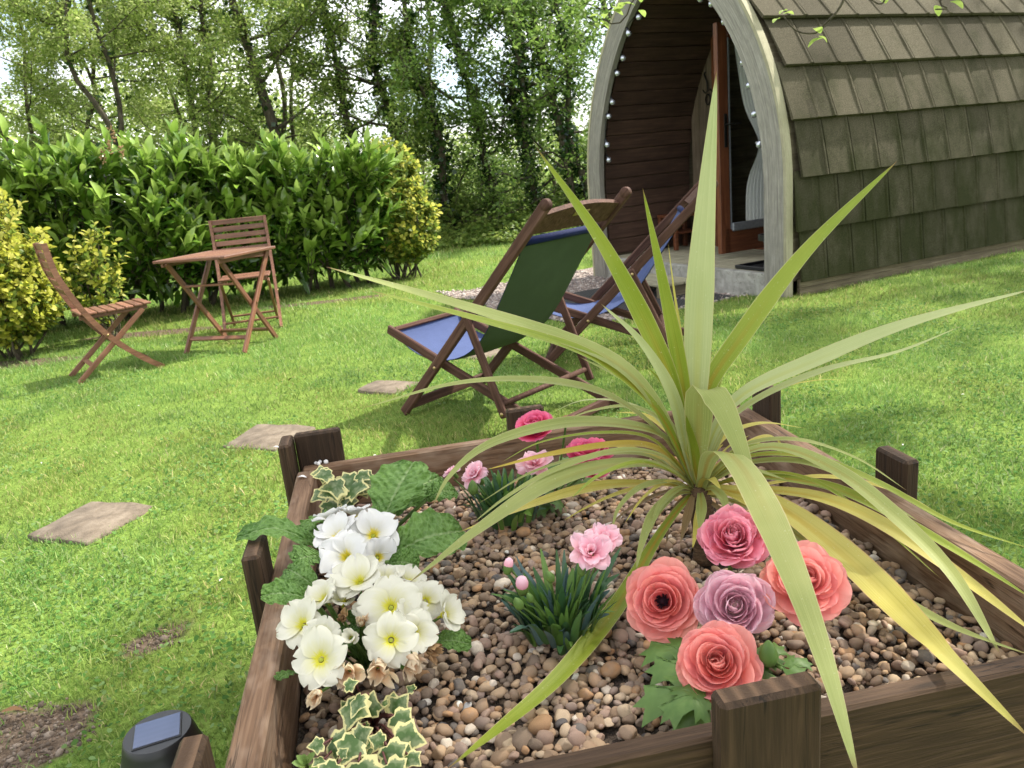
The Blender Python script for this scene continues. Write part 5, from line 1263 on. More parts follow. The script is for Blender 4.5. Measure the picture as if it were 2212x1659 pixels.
LEAVES = [
    ([(1500, 1020), (1505, 820), (1516, 560), (1548, 152)], 1.30, 82, 'p', 0.9),
    ([(1497, 1000), (1470, 800), (1430, 600), (1388, 405)], 1.25, 46, 'd', 0.9),
    ([(1490, 1000), (1440, 800), (1310, 540), (1158, 318)], 1.22, 58, 'd', 0.9),
    ([(1505, 1000), (1525, 850), (1600, 730), (1745, 540), (1938, 348)], 1.36, 60, 'd', 0.6),
    ([(1498, 990), (1475, 760), (1455, 620), (1443, 522)], 1.36, 12, 'y', 0.9),
    ([(1485, 1000), (1455, 860), (1385, 740), (1297, 655)], 1.15, 40, 'p', 0.7),
    ([(1480, 1010), (1420, 880), (1330, 785), (1180, 720), (960, 650), (703, 576)], 1.12, 56, 'g', 0.5),
    ([(1488, 1020), (1425, 895), (1330, 805), (1230, 750), (1030, 690), (795, 627)], 1.10, 48, 'd', 0.45),
    ([(1490, 1030), (1420, 930), (1300, 850), (1150, 822), (980, 830), (779, 883)], 1.20, 36, 'g', 0.3),
    ([(1485, 1030), (1430, 915), (1350, 870), (1260, 865), (1190, 892)], 1.45, 11, 'p', 0.3),
    ([(1492, 1035), (1440, 950), (1350, 920), (1210, 918), (1060, 960), (975, 1025), (933, 1097)], 1.16, 56, 'g', 0.3),
    ([(1500, 1050), (1440, 1010), (1330, 1005), (1190, 1045), (1040, 1140), (885, 1258)], 1.02, 56, 'g', 0.4),
    ([(1495, 1050), (1420, 1045), (1290, 1052), (1150, 1090), (990, 1150)], 1.22, 38, 'y', 0.35),
    ([(1497, 1040), (1430, 985), (1330, 975), (1200, 1015), (1100, 1070), (1015, 1135)], 1.12, 25, 'g', 0.35),
    ([(1495, 1035), (1430, 975), (1350, 960), (1200, 980), (1045, 1016)], 1.40, 32, 'o', 0.3),
    ([(1500, 1040), (1440, 1000), (1380, 975), (1320, 962), (1260, 968)], 1.42, 24, 'y', 0.3),
    ([(1495, 1055), (1430, 1045), (1340, 1065), (1270, 1095), (1215, 1126)], 1.30, 18, 'y', 0.3),
    ([(1490, 1055), (1440, 1040), (1380, 1055), (1335, 1100), (1320, 1158)], 1.15, 20, 'g', 0.5),
    ([(1500, 1062), (1455, 1070), (1410, 1115), (1385, 1180), (1374, 1232)], 1.08, 30, 'g', 0.5),
    ([(1505, 1060), (1475, 1080), (1410, 1180), (1330, 1315), (1210, 1460), (1090, 1565), (962, 1664)], 0.70, 52, 'd', 0.5),
    ([(1508, 1035), (1508, 960), (1510, 880), (1515, 846), (1530, 842), (1556, 868), (1585, 930), (1612, 1000), (1645, 1085)], 1.06, 86, 'g', 0.9),
    ([(1520, 1045), (1528, 1000), (1538, 968), (1556, 960), (1605, 1010), (1660, 1110), (1720, 1250), (1790, 1450), (1856, 1690)], 0.54, 88, 'g', 0.8),
    ([(1515, 1055), (1590, 1058), (1700, 1105), (1840, 1215), (2000, 1375), (2230, 1600)], 0.66, 100, 'y', 0.6),
    ([(1520, 1045), (1590, 985), (1690, 968), (1820, 1025), (1950, 1130), (2060, 1245), (2160, 1412)], 0.86, 48, 'g', 0.4),
    ([(1520, 1035), (1620, 985), (1760, 990), (1900, 1045), (2060, 1130), (2240, 1190)], 1.02, 26, 'd', 0.3),
    ([(1520, 1045), (1640, 1030), (1800, 1055), (1950, 1125), (2090, 1205), (2240, 1300)], 0.95, 40, 'd', 0.3),
    ([(1525, 1055), (1640, 1058), (1770, 1075), (1900, 1130), (2060, 1235), (2240, 1372)], 0.84, 48, 'y', 0.4),
    ([(1510, 1010), (1540, 930), (1610, 850), (1760, 780), (1960, 700), (2240, 622)], 1.20, 52, 'p', 0.5),
    ([(1515, 1015), (1560, 925), (1640, 860), (1780, 800), (1940, 760), (2078, 704)], 1.30, 24, 'p', 0.4),
    ([(1520, 1015), (1580, 900), (1680, 842), (1760, 822), (1836, 821)], 1.36, 10, 'y', 0.3),
    ([(1515, 1010), (1560, 910), (1630, 835), (1710, 790), (1800, 757)], 1.34, 22, 'd', 0.4),
    ([(1520, 1030), (1590, 985), (1640, 950), (1672, 945), (1686, 968), (1668, 985)], 1.40, 34, 'y', 0.3),
    ([(1508, 1055), (1512, 1062), (1515, 1095), (1512, 1150)], 1.10, 32, 'g', 0.8),
    ([(1515, 1060), (1540, 1055), (1562, 1078), (1575, 1120)], 1.12, 28, 'g', 0.7),
    ([(1525, 1045), (1640, 1020), (1760, 1040), (1895, 1131), (2037, 1254)], 1.02, 14, 'd', 0.3),
    ([(1520, 1060), (1650, 1110), (1800, 1210), (1937, 1290), (2070, 1360), (2240, 1420)], 0.74, 36, 'g', 0.4),
    ([(1520, 1040), (1620, 1000), (1740, 1000), (1860, 1050), (1990, 1130)], 1.10, 26, 'g', 0.3),
    ([(1525, 1048), (1640, 1048), (1780, 1030), (1930, 1060), (2060, 1130)], 1.20, 20, 'y', 0.2),
    ([(1505, 1030), (1540, 960), (1570, 900), (1585, 850)], 1.42, 40, 'y', 0.7),
    ([(1500, 1035), (1480, 930), (1440, 840), (1395, 790)], 1.34, 30, 'd', 0.7),
    ([(1490, 1045), (1430, 1010), (1370, 1000), (1290, 1030), (1230, 1080)], 1.06, 24, 'd', 0.4),
    ([(1500, 1030), (1470, 960), (1400, 900), (1330, 890)], 1.44, 22, 'y', 0.4),
    # thin arching blades low on both sides
    ([(1492, 1045), (1400, 985), (1280, 985), (1150, 1020), (1030, 1090)], 1.28, 18, 'g', 0.3),
    ([(1490, 1040), (1410, 950), (1300, 935), (1170, 955), (1080, 1000)], 1.36, 16, 'd', 0.3),
    ([(1495, 1040), (1450, 930), (1370, 880), (1270, 890), (1180, 930)], 1.40, 18, 'g', 0.3),
    ([(1495, 1050), (1445, 1040), (1390, 1075), (1350, 1130)], 1.18, 14, 'y', 0.4),
    ([(1520, 1040), (1600, 965), (1720, 950), (1850, 990), (1960, 1060)], 1.22, 18, 'g', 0.3),
    ([(1515, 1035), (1560, 950), (1640, 915), (1740, 925)], 1.40, 18, 'y', 0.3),
    ([(1505, 1020), (1480, 900), (1430, 770), (1370, 690)], 1.32, 24, 'd', 0.8),
    ([(1508, 1020), (1530, 900), (1565, 790), (1630, 700)], 1.40, 24, 'd', 0.8),
    ([(1500, 1030), (1455, 930), (1360, 830), (1250, 770)], 1.30, 26, 'g', 0.5),
    ([(1515, 1055), (1560, 1062), (1630, 1100), (1680, 1160)], 1.10, 16, 'y', 0.5),
    ([(1500, 1030), (1490, 950), (1487, 880), (1492, 800)], 1.30, 34, 'y', 0.9),
    ([(1500, 1062), (1470, 1085), (1445, 1130), (1440, 1175)], 1.22, 20, 'b', 0.5),
    ([(1506, 1058), (1496, 1075), (1484, 1120), (1470, 1172)], 1.16, 26, 'b', 0.6),
    ([(1510, 1055), (1516, 1072), (1508, 1125), (1496, 1185)], 1.12, 26, 'y', 0.6),
    ([(1500, 1052), (1462, 1058), (1425, 1095), (1405, 1150)], 1.16, 24, 'g', 0.5),
    ([(1512, 1062), (1535, 1085), (1590, 1125), (1640, 1170)], 1.18, 20, 'b', 0.5),
    ([(1498, 1058), (1440, 1062), (1360, 1100), (1300, 1150)], 1.32, 16, 'b', 0.4),
    ([(1508, 1030), (1520, 950), (1535, 890), (1560, 840)], 1.33, 30, 'd', 0.9),
]
cb_ = pz(1517, 1195, GZL - 0.005)
ctop = py_(1508, 1045, YC)
cord = thing('cordyline', cb_, 'large spiky cordyline with arching pale green and yellow sword leaves', 'plant')
trk = spline([cb_ - (0, 0, 0.02), cb_ * 0.6 + ctop * 0.4 + (0.004, 0, 0), ctop], 10)
V, F, UV = tube(trk - cb_, 1.0 * np.array([0.019, 0.017, 0.017, 0.018, 0.019, 0.021, 0.022, 0.022, 0.018, 0.010]), 10)
put('trunk', mesh('trunk', V, F, uv=UV), wood('cordyline_trunk', (0.03, 0.018, 0.010), (0.09, 0.055, 0.03), (0.17, 0.11, 0.06), 0.9, (30, 4, 1), 'UV', grain=1.0), cord)
def solid(p):                     # inside timber, gravel or a post of the planter
    x = p[..., 0] * PE1[0] + p[..., 1] * PE1[1]; y = p[..., 0] * PE2[0] + p[..., 1] * PE2[1]; z = p[..., 2]
    inside = (x > XL - 0.03) & (x < XR + 0.03) & (y > YF - 0.012) & (y < YB + 0.03)
    rim = inside & ((x < XL + tk + 0.012) | (x > XR - tk - 0.012) | (y < YF + tkf + 0.012) | (y > YB - tkf - 0.012))
    s_ = (rim & (z < 0.511)) | (inside & (z < GZL + 0.020))
    for x0, x1, y0, y1, zt in posts: s_ |= (x > x0 - 0.01) & (x < x1 + 0.01) & (y > y0 - 0.012) & (y < y1 + 0.012) & (z < zt + 0.008)
    return s_
_ts = np.arange(0.3, 2.6, 0.004)
def y_limit(x, y):
    d = ray(x, y); S_ = solid(CPOS[None] + d[None] * _ts[:, None])
    k = int(np.argmax(S_)) if S_.any() else len(_ts) - 1
    return (_ts[k] - 0.012) * d[1]
for li, (P, yt, wpx, ty, fc) in enumerate(LEAVES):
    N_ = 22
    Q = spline([(q[0], q[1], 0) for q in P], N_)[:, :2]
    fr_t = np.linspace(0, 1, N_); Yv = YC + (yt - YC) * fr_t ** (0.62 if li == 21 else 1.15)
    lim = np.array([y_limit(*q) for q in Q])
    for _ in range(12):
        Yv = np.minimum(Yv, lim)
        Yv[1:-1] = 0.5 * Yv[1:-1] + 0.25 * (Yv[2:] + Yv[:-2])
    Yv[1:] = np.minimum(Yv[1:], lim[1:])
    C3 = np.array([py_(q[0], q[1], yy) for q, yy in zip(Q, Yv)])
    wb_ = np.clip(1 - fr_t / 0.16, 0, 1)[:, None] ** 1.5
    C3 = C3 * (1 - 0.75 * wb_) + (ctop + np.array([0, 0, -0.02])) * 0.75 * wb_
    dd_ = np.linalg.norm(C3 - CPOS, axis=1); w = ({21: 0.80, 22: 0.66}.get(li, 0.78 if 6 <= li <= 19 else 0.70)) * wpx / FPX * float(np.mean(dd_))
    nseg = 36
    Cs_ = spline(C3, nseg)
    tcm = CPOS - Cs_; tcm /= np.linalg.norm(tcm, axis=1)[:, None]
    face = tcm * fc + np.array([0, 0, 1.0]) * (1.15 - fc)
    pr = lambda t: (0.42 + 0.58 * sstep(t, 0.0, 0.42)) * np.where(t < 0.52, 1.0, np.clip((1 - t) / 0.48, 0, 1) ** 0.8)
    V, F, UV = ribbon(C3, w, face, nseg, 7, 0.28 if li not in (20, 21) else 0.1, pr, 0.05, li, (_R + np.array([0, -0.35, 0.0])) if li in (20, 21) else None)
    put('leaf', mesh('leaf', V - cb_, F, uv=UV), MC[ty], cord)
# short inner blades of the crown
rgc = np.random.default_rng(12)
for li in range(13):
    a = rgc.uniform(0, 6.28); l_ = rgc.uniform(0.09, 0.2); e_ = rgc.uniform(0.5, 1.3)
    p0 = ctop + np.array([0, 0, -0.015]); d_ = np.array([math.cos(a) * math.cos(e_), math.sin(a) * math.cos(e_), math.sin(e_)])
    p2 = p0 + d_ * l_ - np.array([0, 0, 0.25 * l_ * math.cos(e_)])
    V, F, UV = ribbon([p0, p0 + d_ * l_ * 0.5 + np.array([0, 0, 1.0]) * 0.01, p2], rgc.uniform(0.014, 0.024), np.array([-math.cos(a), -math.sin(a), 1.0]), 16, 5, 0.3, pr, 0.05, li)
    put('leaf', mesh('leaf', V - cb_, F, uv=UV), MC['ydgy'[li % 4]], cord)

# ================================================================== flowers
def petal_grad(name, deep, mid, edge, rough=0.55, trans=0.3, mott=0.0):
    def f(nt):
        uv, u, v = uvsep(nt)
        mp = nt.nodes.new('ShaderNodeMapping'); mp.inputs['Scale'].default_value = (1.2, 14, 1); nt.links.new(uv, mp.inputs[0])
        n_ = noise(nt, mp.outputs[0], 1.5, 3)
        col = ramp(nt, math_(nt, 'ADD', u, math_(nt, 'MULTIPLY', math_(nt, 'SUBTRACT', n_, 0.5), 0.3)), [(0.15, deep), (0.6, mid), (0.95, edge)])
        hs = nt.nodes.new('ShaderNodeHueSaturation'); nt.links.new(col, hs.inputs['Color']); ri = rnd(nt)
        nt.links.new(math_(nt, 'ADD', math_(nt, 'MULTIPLY', ri, 0.22), 0.89), hs.inputs['Value']); nt.links.new(math_(nt, 'ADD', math_(nt, 'MULTIPLY', ri, 0.015), 0.4925), hs.inputs['Hue'])
        col = hs.outputs[0]
        if mott: col = mixc(nt, ramp(nt, noise(nt, mp.outputs[0], 4, 4, 0.7), [(0.45, 0.0), (0.7, mott)]), col, (0.78, 0.62, 0.70))
        return col
    return leafy(name, f, rough, 0.2, trans + 0.15)
M_coral = petal_grad('coral_petal', (0.90, 0.18, 0.165), (0.92, 0.27, 0.245), (0.93, 0.40, 0.355))
M_pink = petal_grad('rose_pink_petal', (0.86, 0.13, 0.19), (0.90, 0.22, 0.30), (0.92, 0.40, 0.50))
M_mauve = petal_grad('faded_mauve_petal', (0.80, 0.52, 0.48), (0.90, 0.42, 0.54), (0.92, 0.60, 0.67), 0.7, 0.3, 0.75)
M_mag = petal_grad('magenta_petal', (0.55, 0.012, 0.09), (0.74, 0.045, 0.17), (0.82, 0.20, 0.36))
M_budred = petal_grad('dull_red_bud', (0.38, 0.09, 0.07), (0.50, 0.15, 0.11), (0.55, 0.24, 0.17))
M_dpink = petal_grad('pale_pink_petal', (0.80, 0.22, 0.30), (0.88, 0.46, 0.54), (0.90, 0.62, 0.70))
M_eye = plain('dark_flower_centre', (0.02, 0.006, 0.012), 0.8, 0.2, nscale=300)
M_green_s = leafy('green_stem', lambda nt: ramp(nt, noise(nt, coords(nt), 30, 3), [(0.3, (0.06, 0.12, 0.02)), (0.7, (0.13, 0.22, 0.05))]), 0.5, 0.35, 0.15)

def cup_petal(R0, L, a0, a1, halfw, n_u=7, n_v=7, ruf=0.06, seed=0, notch=0.0, thin=0.0):
    """a petal on a cup: leaves the axis at radius R0, elevation running a0 -> a1 (degrees)"""
    rs = np.random.default_rng(seed); ph = rs.uniform(0, 6.28, 2); V, UV = [], []
    v = 1 - (1 - np.linspace(0, 1, n_v)) ** 1.5; ang = np.radians(a0 + (a1 - a0) * v); ds = np.diff(v) * L
    r = R0 + np.concatenate([[0], np.cumsum(np.cos(ang[:-1]) * ds)]); z = np.concatenate([[0], np.cumsum(np.sin(ang[:-1]) * ds)])
    for i in range(n_v):
        wd = halfw * (0.30 + 0.70 * math.sin(math.pi * min(1, 0.12 + 0.60 * v[i])) ** 0.9) * (1.0 if v[i] < 0.70 else math.sqrt(max(0.02, 1 - ((v[i] - 0.70) / 0.315) ** 2)))
        rr = max(r[i], 0.004); ph_max = min(1.25, wd / rr)
        for j in range(n_u):
            u = -1 + 2 * j / (n_u - 1); p = u * ph_max
            e = 1 - notch * math.exp(-(u / 0.22) ** 2) * (v[i] ** 6)
            k = ruf * L * v[i] ** 2.2 * math.sin(5 * u + ph[0]) + 0.5 * ruf * L * v[i] ** 2 * math.sin(11 * u + ph[1])
            q = rr * e
            V.append((q * math.cos(p) - thin * 0, q * math.sin(p), z[i] * (e if notch else 1) + k)); UV.append((v[i], j / (n_u - 1)))
    return np.array(V), grid_faces(n_v, n_u), np.array(UV)

def flower_rot(n, spin=0.0):
    n = np.asarray(n, float); q = Vector(n.tolist()).normalized().to_track_quat('Z', 'Y').to_matrix()
    return q @ Matrix.Rotation(spin, 3, 'Z')
def ranunculus(par, base, c, nrm, Rf, mat, seed, n_pet=56, openn=0.5, eye=False, ruffle=0.0):
    """a full many-petalled bloom of radius Rf at c, facing nrm; petals follow a golden-angle spiral"""
    rg = np.random.default_rng(seed)
    rot = flower_rot(nrm, rg.uniform(0, 6.28))
    V, F = lathe([(0, 0), (0.010, 0.001), (0.012, 0.006), (0.006, 0.012), (0, 0.014)], 12)
    fl = put('flower', mesh('flower_core', V * (Rf / (0.09 if eye else 0.045)), F), M_eye if eye else mat, par, np.asarray(c) - base, rot)
    NB = 9; bins = []
    for q in range(NB):
        t = q / (NB - 1)
        if eye: t = 0.40 + 0.60 * t
        a0 = 88 - 84 * t ** 0.85; a1 = 132 - 84 * t - 46 * t ** 3 * openn
        L = Rf * (0.40 + 0.80 * t); hw = Rf * (0.34 + 0.40 * t)
        bins.append([(lambda W: mesh('petal', W[0], W[1], uv=W[2]))(cup_petal(Rf * (0.03 + 0.10 * t), L, a0, a1, hw, 11, 11, 0.012 + 0.016 * t + ruffle, seed * 31 + q * 3 + r_)) for r_ in range(3)])
    ecc = rg.uniform(0.90, 1.0)
    lo = 7 if openn >= 0.6 else 0; tv = 0.10 + 1.6 * ruffle + (0.05 if openn >= 0.6 else 0)
    for k in range(lo, n_pet):
        f_ = (k / (n_pet - 1)) ** 0.72; q = min(NB - 1, int(f_ * NB)); t = 0.40 + 0.60 * f_ if eye else f_
        az = k * 2.39996 + rg.normal(0, 0.12)
        o = put('petal', bins[q][int(rg.integers(3))], mat, fl, (0, 0, -Rf * (0.20 * t + 0.03 * (f_ * NB - q))), Matrix.Rotation(az, 3, 'Z') @ Matrix.Rotation(rg.normal(0, tv), 3, 'Y') @ Matrix.Rotation(rg.normal(0, tv), 3, 'X'), rg.uniform(0.90, 1.05))
    if eye:
        V, F = lathe([(0, 0.016), (0.006, 0.014), (0.0085, 0.006), (0.009, 0.0)], 12); put('seed_head', mesh('seed_head', V * (Rf / 0.065), F), M_eye, fl)
        mb = MB()
        for k in range(40):
            a = rg.uniform(0, 6.28); r1 = Rf * rg.uniform(0.12, 0.26); V, F, _ = tube([(0.004 * math.cos(a), 0.004 * math.sin(a), 0.004), (r1 * math.cos(a), r1 * math.sin(a), Rf * rg.uniform(0.15, 0.26))], 0.0009, 4); mb.add(V, F)
        put('stamens', mb.mesh('stamens'), M_eye, fl)
    return fl
def stem_to(par, base, p0, p1, r=0.0028, bend=(0, 0, 0), name='stem', mat=None):
    P = spline([p0, (np.asarray(p0) + p1) / 2 + np.asarray(bend), p1], 8); V, F, _ = tube(P - base, r, 7); return put(name, mesh(name, V, F), mat or M_green_s, par)

# outline leaves (lobed), fan of rings around the base
def lobed(outline, rings=(0.35, 0.7, 1.0), cup=0.12, seed=0):
    r = np.random.default_rng(seed); O = np.array(outline, float); k = len(O); c0 = np.array([0.0, 0.32]) if O[:, 1].max() > 0.8 else O.mean(0)
    V = [(c0[0], c0[1], 0.0)]; UV = [(0.0, 0.5)]
    for g in rings:
        for i, o in enumerate(O):
            p = c0 + (o - c0) * g; V.append((p[0], p[1], -cup * (p[0] ** 2) * 1.2 - cup * max(0, p[1] - 0.4) ** 2 + 0.02 * math.sin(7 * p[0] + 5 * p[1] + seed))); UV.append((g, i / k))
    F = [(0, 1 + i, 1 + (i + 1) % k) for i in range(k)]
    for g in range(len(rings) - 1):
        a = 1 + g * k
        F += [(a + i, a + k + i, a + k + (i + 1) % k, a + (i + 1) % k) for i in range(k)]
    return np.array(V), F, np.array(UV)
def dense(outline, n=4):
    O = np.array(outline, float); out = []
    for i in range(len(O)):
        for t in np.linspace(0, 1, n, endpoint=False): out.append(O[i] * (1 - t) + O[(i + 1) % len(O)] * t)
    return np.array(out)
IVY = dense([(0, 0.03), (0.20, -0.08), (0.44, 0.0), (0.42, 0.20), (0.60, 0.40), (0.40, 0.52), (0.24, 0.66), (0.13, 0.86), (0, 1.0), (-0.13, 0.86), (-0.24, 0.66), (-0.40, 0.52), (-0.60, 0.40), (-0.42, 0.20), (-0.44, 0.0), (-0.20, -0.08)])
RAN = dense([(0, 0), (0.10, 0.16), (0.34, 0.20), (0.30, 0.30), (0.52, 0.46), (0.34, 0.46), (0.36, 0.60), (0.17, 0.50), (0.20, 0.72), (0.32, 0.84), (0.14, 0.84), (0.06, 1.0), (-0.02, 0.86), (-0.20, 0.92), (-0.16, 0.70), (-0.20, 0.50), (-0.36, 0.62), (-0.34, 0.48), (-0.54, 0.42), (-0.30, 0.30), (-0.34, 0.18), (-0.10, 0.16)], 2)
def ivy_col(nt):
    uv, u, v = uvsep(nt); ob_ = coords(nt, 'Object'); n_ = noise(nt, ob_, 3.2, 4, 0.6); n2 = noise(nt, ob_, 2.0, 2)
    g = mixc(nt, ramp(nt, n2, [(0.45, 0.0), (0.55, 1.0)]), (0.055, 0.11, 0.025), (0.17, 0.22, 0.10))
    e = math_(nt, 'ADD', u, math_(nt, 'MULTIPLY', math_(nt, 'SUBTRACT', n_, 0.5), 0.9))
    return mixc(nt, ramp(nt, e, [(0.76, 0.0), (0.83, 1.0)]), g, (0.60, 0.56, 0.25))
M_ivyl = leafy('variegated_ivy', ivy_col, 0.38, 0.4, 0.25)
M_ranl = leafy('ranunculus_leaf', lambda nt: ramp(nt, noise(nt, coords(nt, 'Object'), 3, 4), [(0.3, (0.08, 0.165, 0.035)), (0.7, (0.16, 0.27, 0.065))]), 0.42, 0.4, 0.35)
ivy_me = [mesh('leaf', *lobed(IVY, (0.3, 0.6, 0.85, 1.0), 0.25, s)[:2], uv=lobed(IVY, (0.3, 0.6, 0.85, 1.0), 0.25, s)[2]) for s in range(3)]
ran_me = [mesh('leaf', *lobed(RAN, (0.3, 0.55, 0.8, 1.0), 0.75, s)[:2], uv=lobed(RAN, (0.3, 0.55, 0.8, 1.0), 0.75, s)[2]) for s in range(3)]
def place_leaf(par, base, me, mat, p, tip, nrm, name='leaf', flip=1):
    """leaf with base at p and tip at tip; local Y runs along it"""
    y_ = np.asarray(tip, float) - p; L = np.linalg.norm(y_); y_ /= L; x_ = np.cross(y_, nrm); x_ /= np.linalg.norm(x_) + 1e-9; z_ = np.cross(x_, y_)
    return put(name, me, mat, par, np.asarray(p) - base, Matrix(np.stack([x_, y_, z_], 1).tolist()), L)

# ---- ranunculus in front
def z_on(x, y, z): return pz(x, y, z)
rb = z_on(1600, 1400, GZL); ran = thing('ranunculus', rb, 'clump of large coral and pink ranunculus blooms behind the front post', 'flowers')
up = np.array([0, 0, 1.0])
def tocam(p): q = CPOS - np.asarray(p); return q / np.linalg.norm(q)
FL = [((1427, 1295), 1.13, 80, M_coral, 0.55, True, (-0.25, 0, 0.25), 40), ((1582, 1152), 1.16, 76, M_pink, 0.35, False, (0, 0.1, 0.75), 64), ((1740, 1240), 1.13, 92, M_coral, 0.6, False, (0.15, 0, 0.75), 50),
      ((1587, 1305), 1.11, 80, M_mauve, 0.0, False, (0, -0.1, 0.35), 56), ((1547, 1428), 1.02, 88, M_coral, 0.4, False, (-0.1, 0, 0.35), 60)]
for i, (q, d_, rp, mt, opn, eye, add, rings) in enumerate(FL):
    p = pd(*q, d_); Rf = rp * d_ / FPX; n_ = tocam(p) * 1.0 + np.array(add)
    ranunculus(ran, rb, p - n_ / np.linalg.norm(n_) * Rf * 0.35, n_, Rf * (0.86, 0.78, 0.74, 0.82, 0.78)[i], mt, 700 + i, rings, opn, eye, 0.035 if i in (1, 3) else 0.0)
    g0 = PFw(0.40 + 0.03 * i, 0.93 + 0.02 * i, GZL); stem_to(ran, rb, g0, p - n_ / np.linalg.norm(n_) * Rf * 0.4, 0.0034)
rg = np.random.default_rng(44)
LR = [((1520, 1415), (1375, 1395), 1.10, 1.11), ((1535, 1450), (1390, 1440), 1.07, 1.07), ((1560, 1500), (1365, 1508), 1.04, 1.03), ((1530, 1480), (1430, 1545), 1.03, 1.00), ((1500, 1400), (1400, 1375), 1.14, 1.15), ((1560, 1430), (1480, 1380), 1.12, 1.12),
      ((1640, 1440), (1690, 1380), 1.06, 1.08), ((1690, 1440), (1755, 1420), 1.04, 1.05), ((1690, 1445), (1765, 1490), 1.03, 1.02), ((1620, 1450), (1655, 1400), 1.06, 1.08), ((1640, 1480), (1600, 1400), 1.05, 1.10)]
for i, (a, b_, da, db) in enumerate(LR):
    p, t_ = pd(*a, da), pd(*b_, db); place_leaf(ran, rb, ran_me[i % 3], M_ranl, p, t_, tocam(p) * 0.6 + up + rg.normal(0, 0.15, 3)); stem_to(ran, rb, rb + rg.normal(0, 0.01, 3) * (1, 1, 0), p, 0.0022)
V, F = lathe([(0, -0.014), (0.008, -0.010), (0.0105, 0.0), (0.007, 0.010), (0.002, 0.017), (0, 0.018)], 12); gb_me = mesh('bud', V, F)
p = pd(1660, 1415, 1.04); put('bud', gb_me, M_green_s, ran, p - rb, None, 1.15); stem_to(ran, rb, rb, p, 0.003)
# ---- ranunculus at the back
rb2 = z_on(1200, 1075, GZL); ran2 = thing('ranunculus', rb2, 'deep magenta ranunculus with a closed bud at the back of the planter', 'flowers')
for i, (q, d_, rp, mt, n_, rings, fl_) in enumerate((((1155, 910), 1.62, 42, M_mag, (-0.15, -0.45, 1.0), 44, 0), ((1272, 968), 1.56, 52, M_mag, (0.05, -0.12, 1.0), 40, 0), ((1278, 1000), 1.52, 42, M_mag, (0.1, -0.2, 0.9), 34, 0))):
    p = pd(*q, d_); Rf = rp * d_ / FPX; n_ = np.array(n_); ranunculus(ran2, rb2, p - np.array([0, 0, 0.3 * Rf]), n_, Rf * 0.9, mt, 740 + i, rings, 0.35); stem_to(ran2, rb2, rb2 + rg.normal(0, 0.02, 3) * (1, 1, 0), p - np.array([0, 0, 0.3 * Rf]), 0.003)
p = pd(1225, 900, 1.63); ranunculus(ran2, rb2, p - np.array([0, 0, 0.012]), (0, -0.2, 1), 0.0175, M_budred, 755, 16, 0.0); stem_to(ran2, rb2, rb2, p, 0.0026)
for i in range(16):
    a = rg.uniform(0, 6.28); r1 = rg.uniform(0.02, 0.06); p = rb2 + np.array([r1 * math.cos(a), r1 * math.sin(a), rg.uniform(0.005, 0.04)]); t_ = p + np.array([0.06 * math.cos(a), 0.06 * math.sin(a), rg.uniform(0.0, 0.05)])
    place_leaf(ran2, rb2, ran_me[i % 3], M_ranl, p, t_, up + rg.normal(0, 0.3, 3)); stem_to(ran2, rb2, rb2, p, 0.0016)
# ragged leaves near the cordyline foot belong to the same plant row
# ---- dianthus
M_dl = leafy('blue_green_blade', lambda nt: mixc(nt, ramp(nt, rnd(nt), [(0.55, 0.0), (0.75, 1.0)]), ramp(nt, noise(nt, coords(nt, 'Object'), 8, 3), [(0.3, (0.028, 0.085, 0.030)), (0.7, (0.07, 0.16, 0.045))]), (0.075, 0.135, 0.13)), 0.38, 0.45, 0.2)
M_dl2 = leafy('fresh_green_blade', lambda nt: ramp(nt, noise(nt, coords(nt, 'Object'), 8, 3), [(0.3, (0.08, 0.18, 0.028)), (0.7, (0.16, 0.29, 0.055))]), 0.38, 0.45, 0.3)
def dflower(par, base, c, nrm, Rf, seed):
    rg = np.random.default_rng(seed); rot = flower_rot(nrm, rg.uniform(0, 6))
    V, F = lathe([(0, -0.020), (0.0045, -0.018), (0.0055, -0.006), (0.0065, 0.001), (0, 0.002)], 10)
    fl = put('flower', mesh('calyx', V * (Rf / 0.022), F), M_green_s, par, np.asarray(c) - base, rot)
    for r_, (npet, a0, a1, L, hw) in enumerate(((4, 75, 55, 0.55, 0.32), (5, 50, 20, 0.8, 0.42), (6, 28, -12, 1.05, 0.50))):
        V, F, UV = cup_petal(0.001, L * Rf, a0, a1, hw * Rf, 9, 6, 0.10, seed + r_); me = mesh('petal', V, F, uv=UV)
        o_ = rg.uniform(0, 6)
        for k in range(npet): put('petal', me, M_dpink, fl, (0, 0, 0), Matrix.Rotation(o_ + 6.283 * k / npet + rg.normal(0, 0.12), 3, 'Z') @ Matrix.Rotation(rg.normal(0, 0.12), 3, 'Y'), rg.uniform(0.9, 1.1))
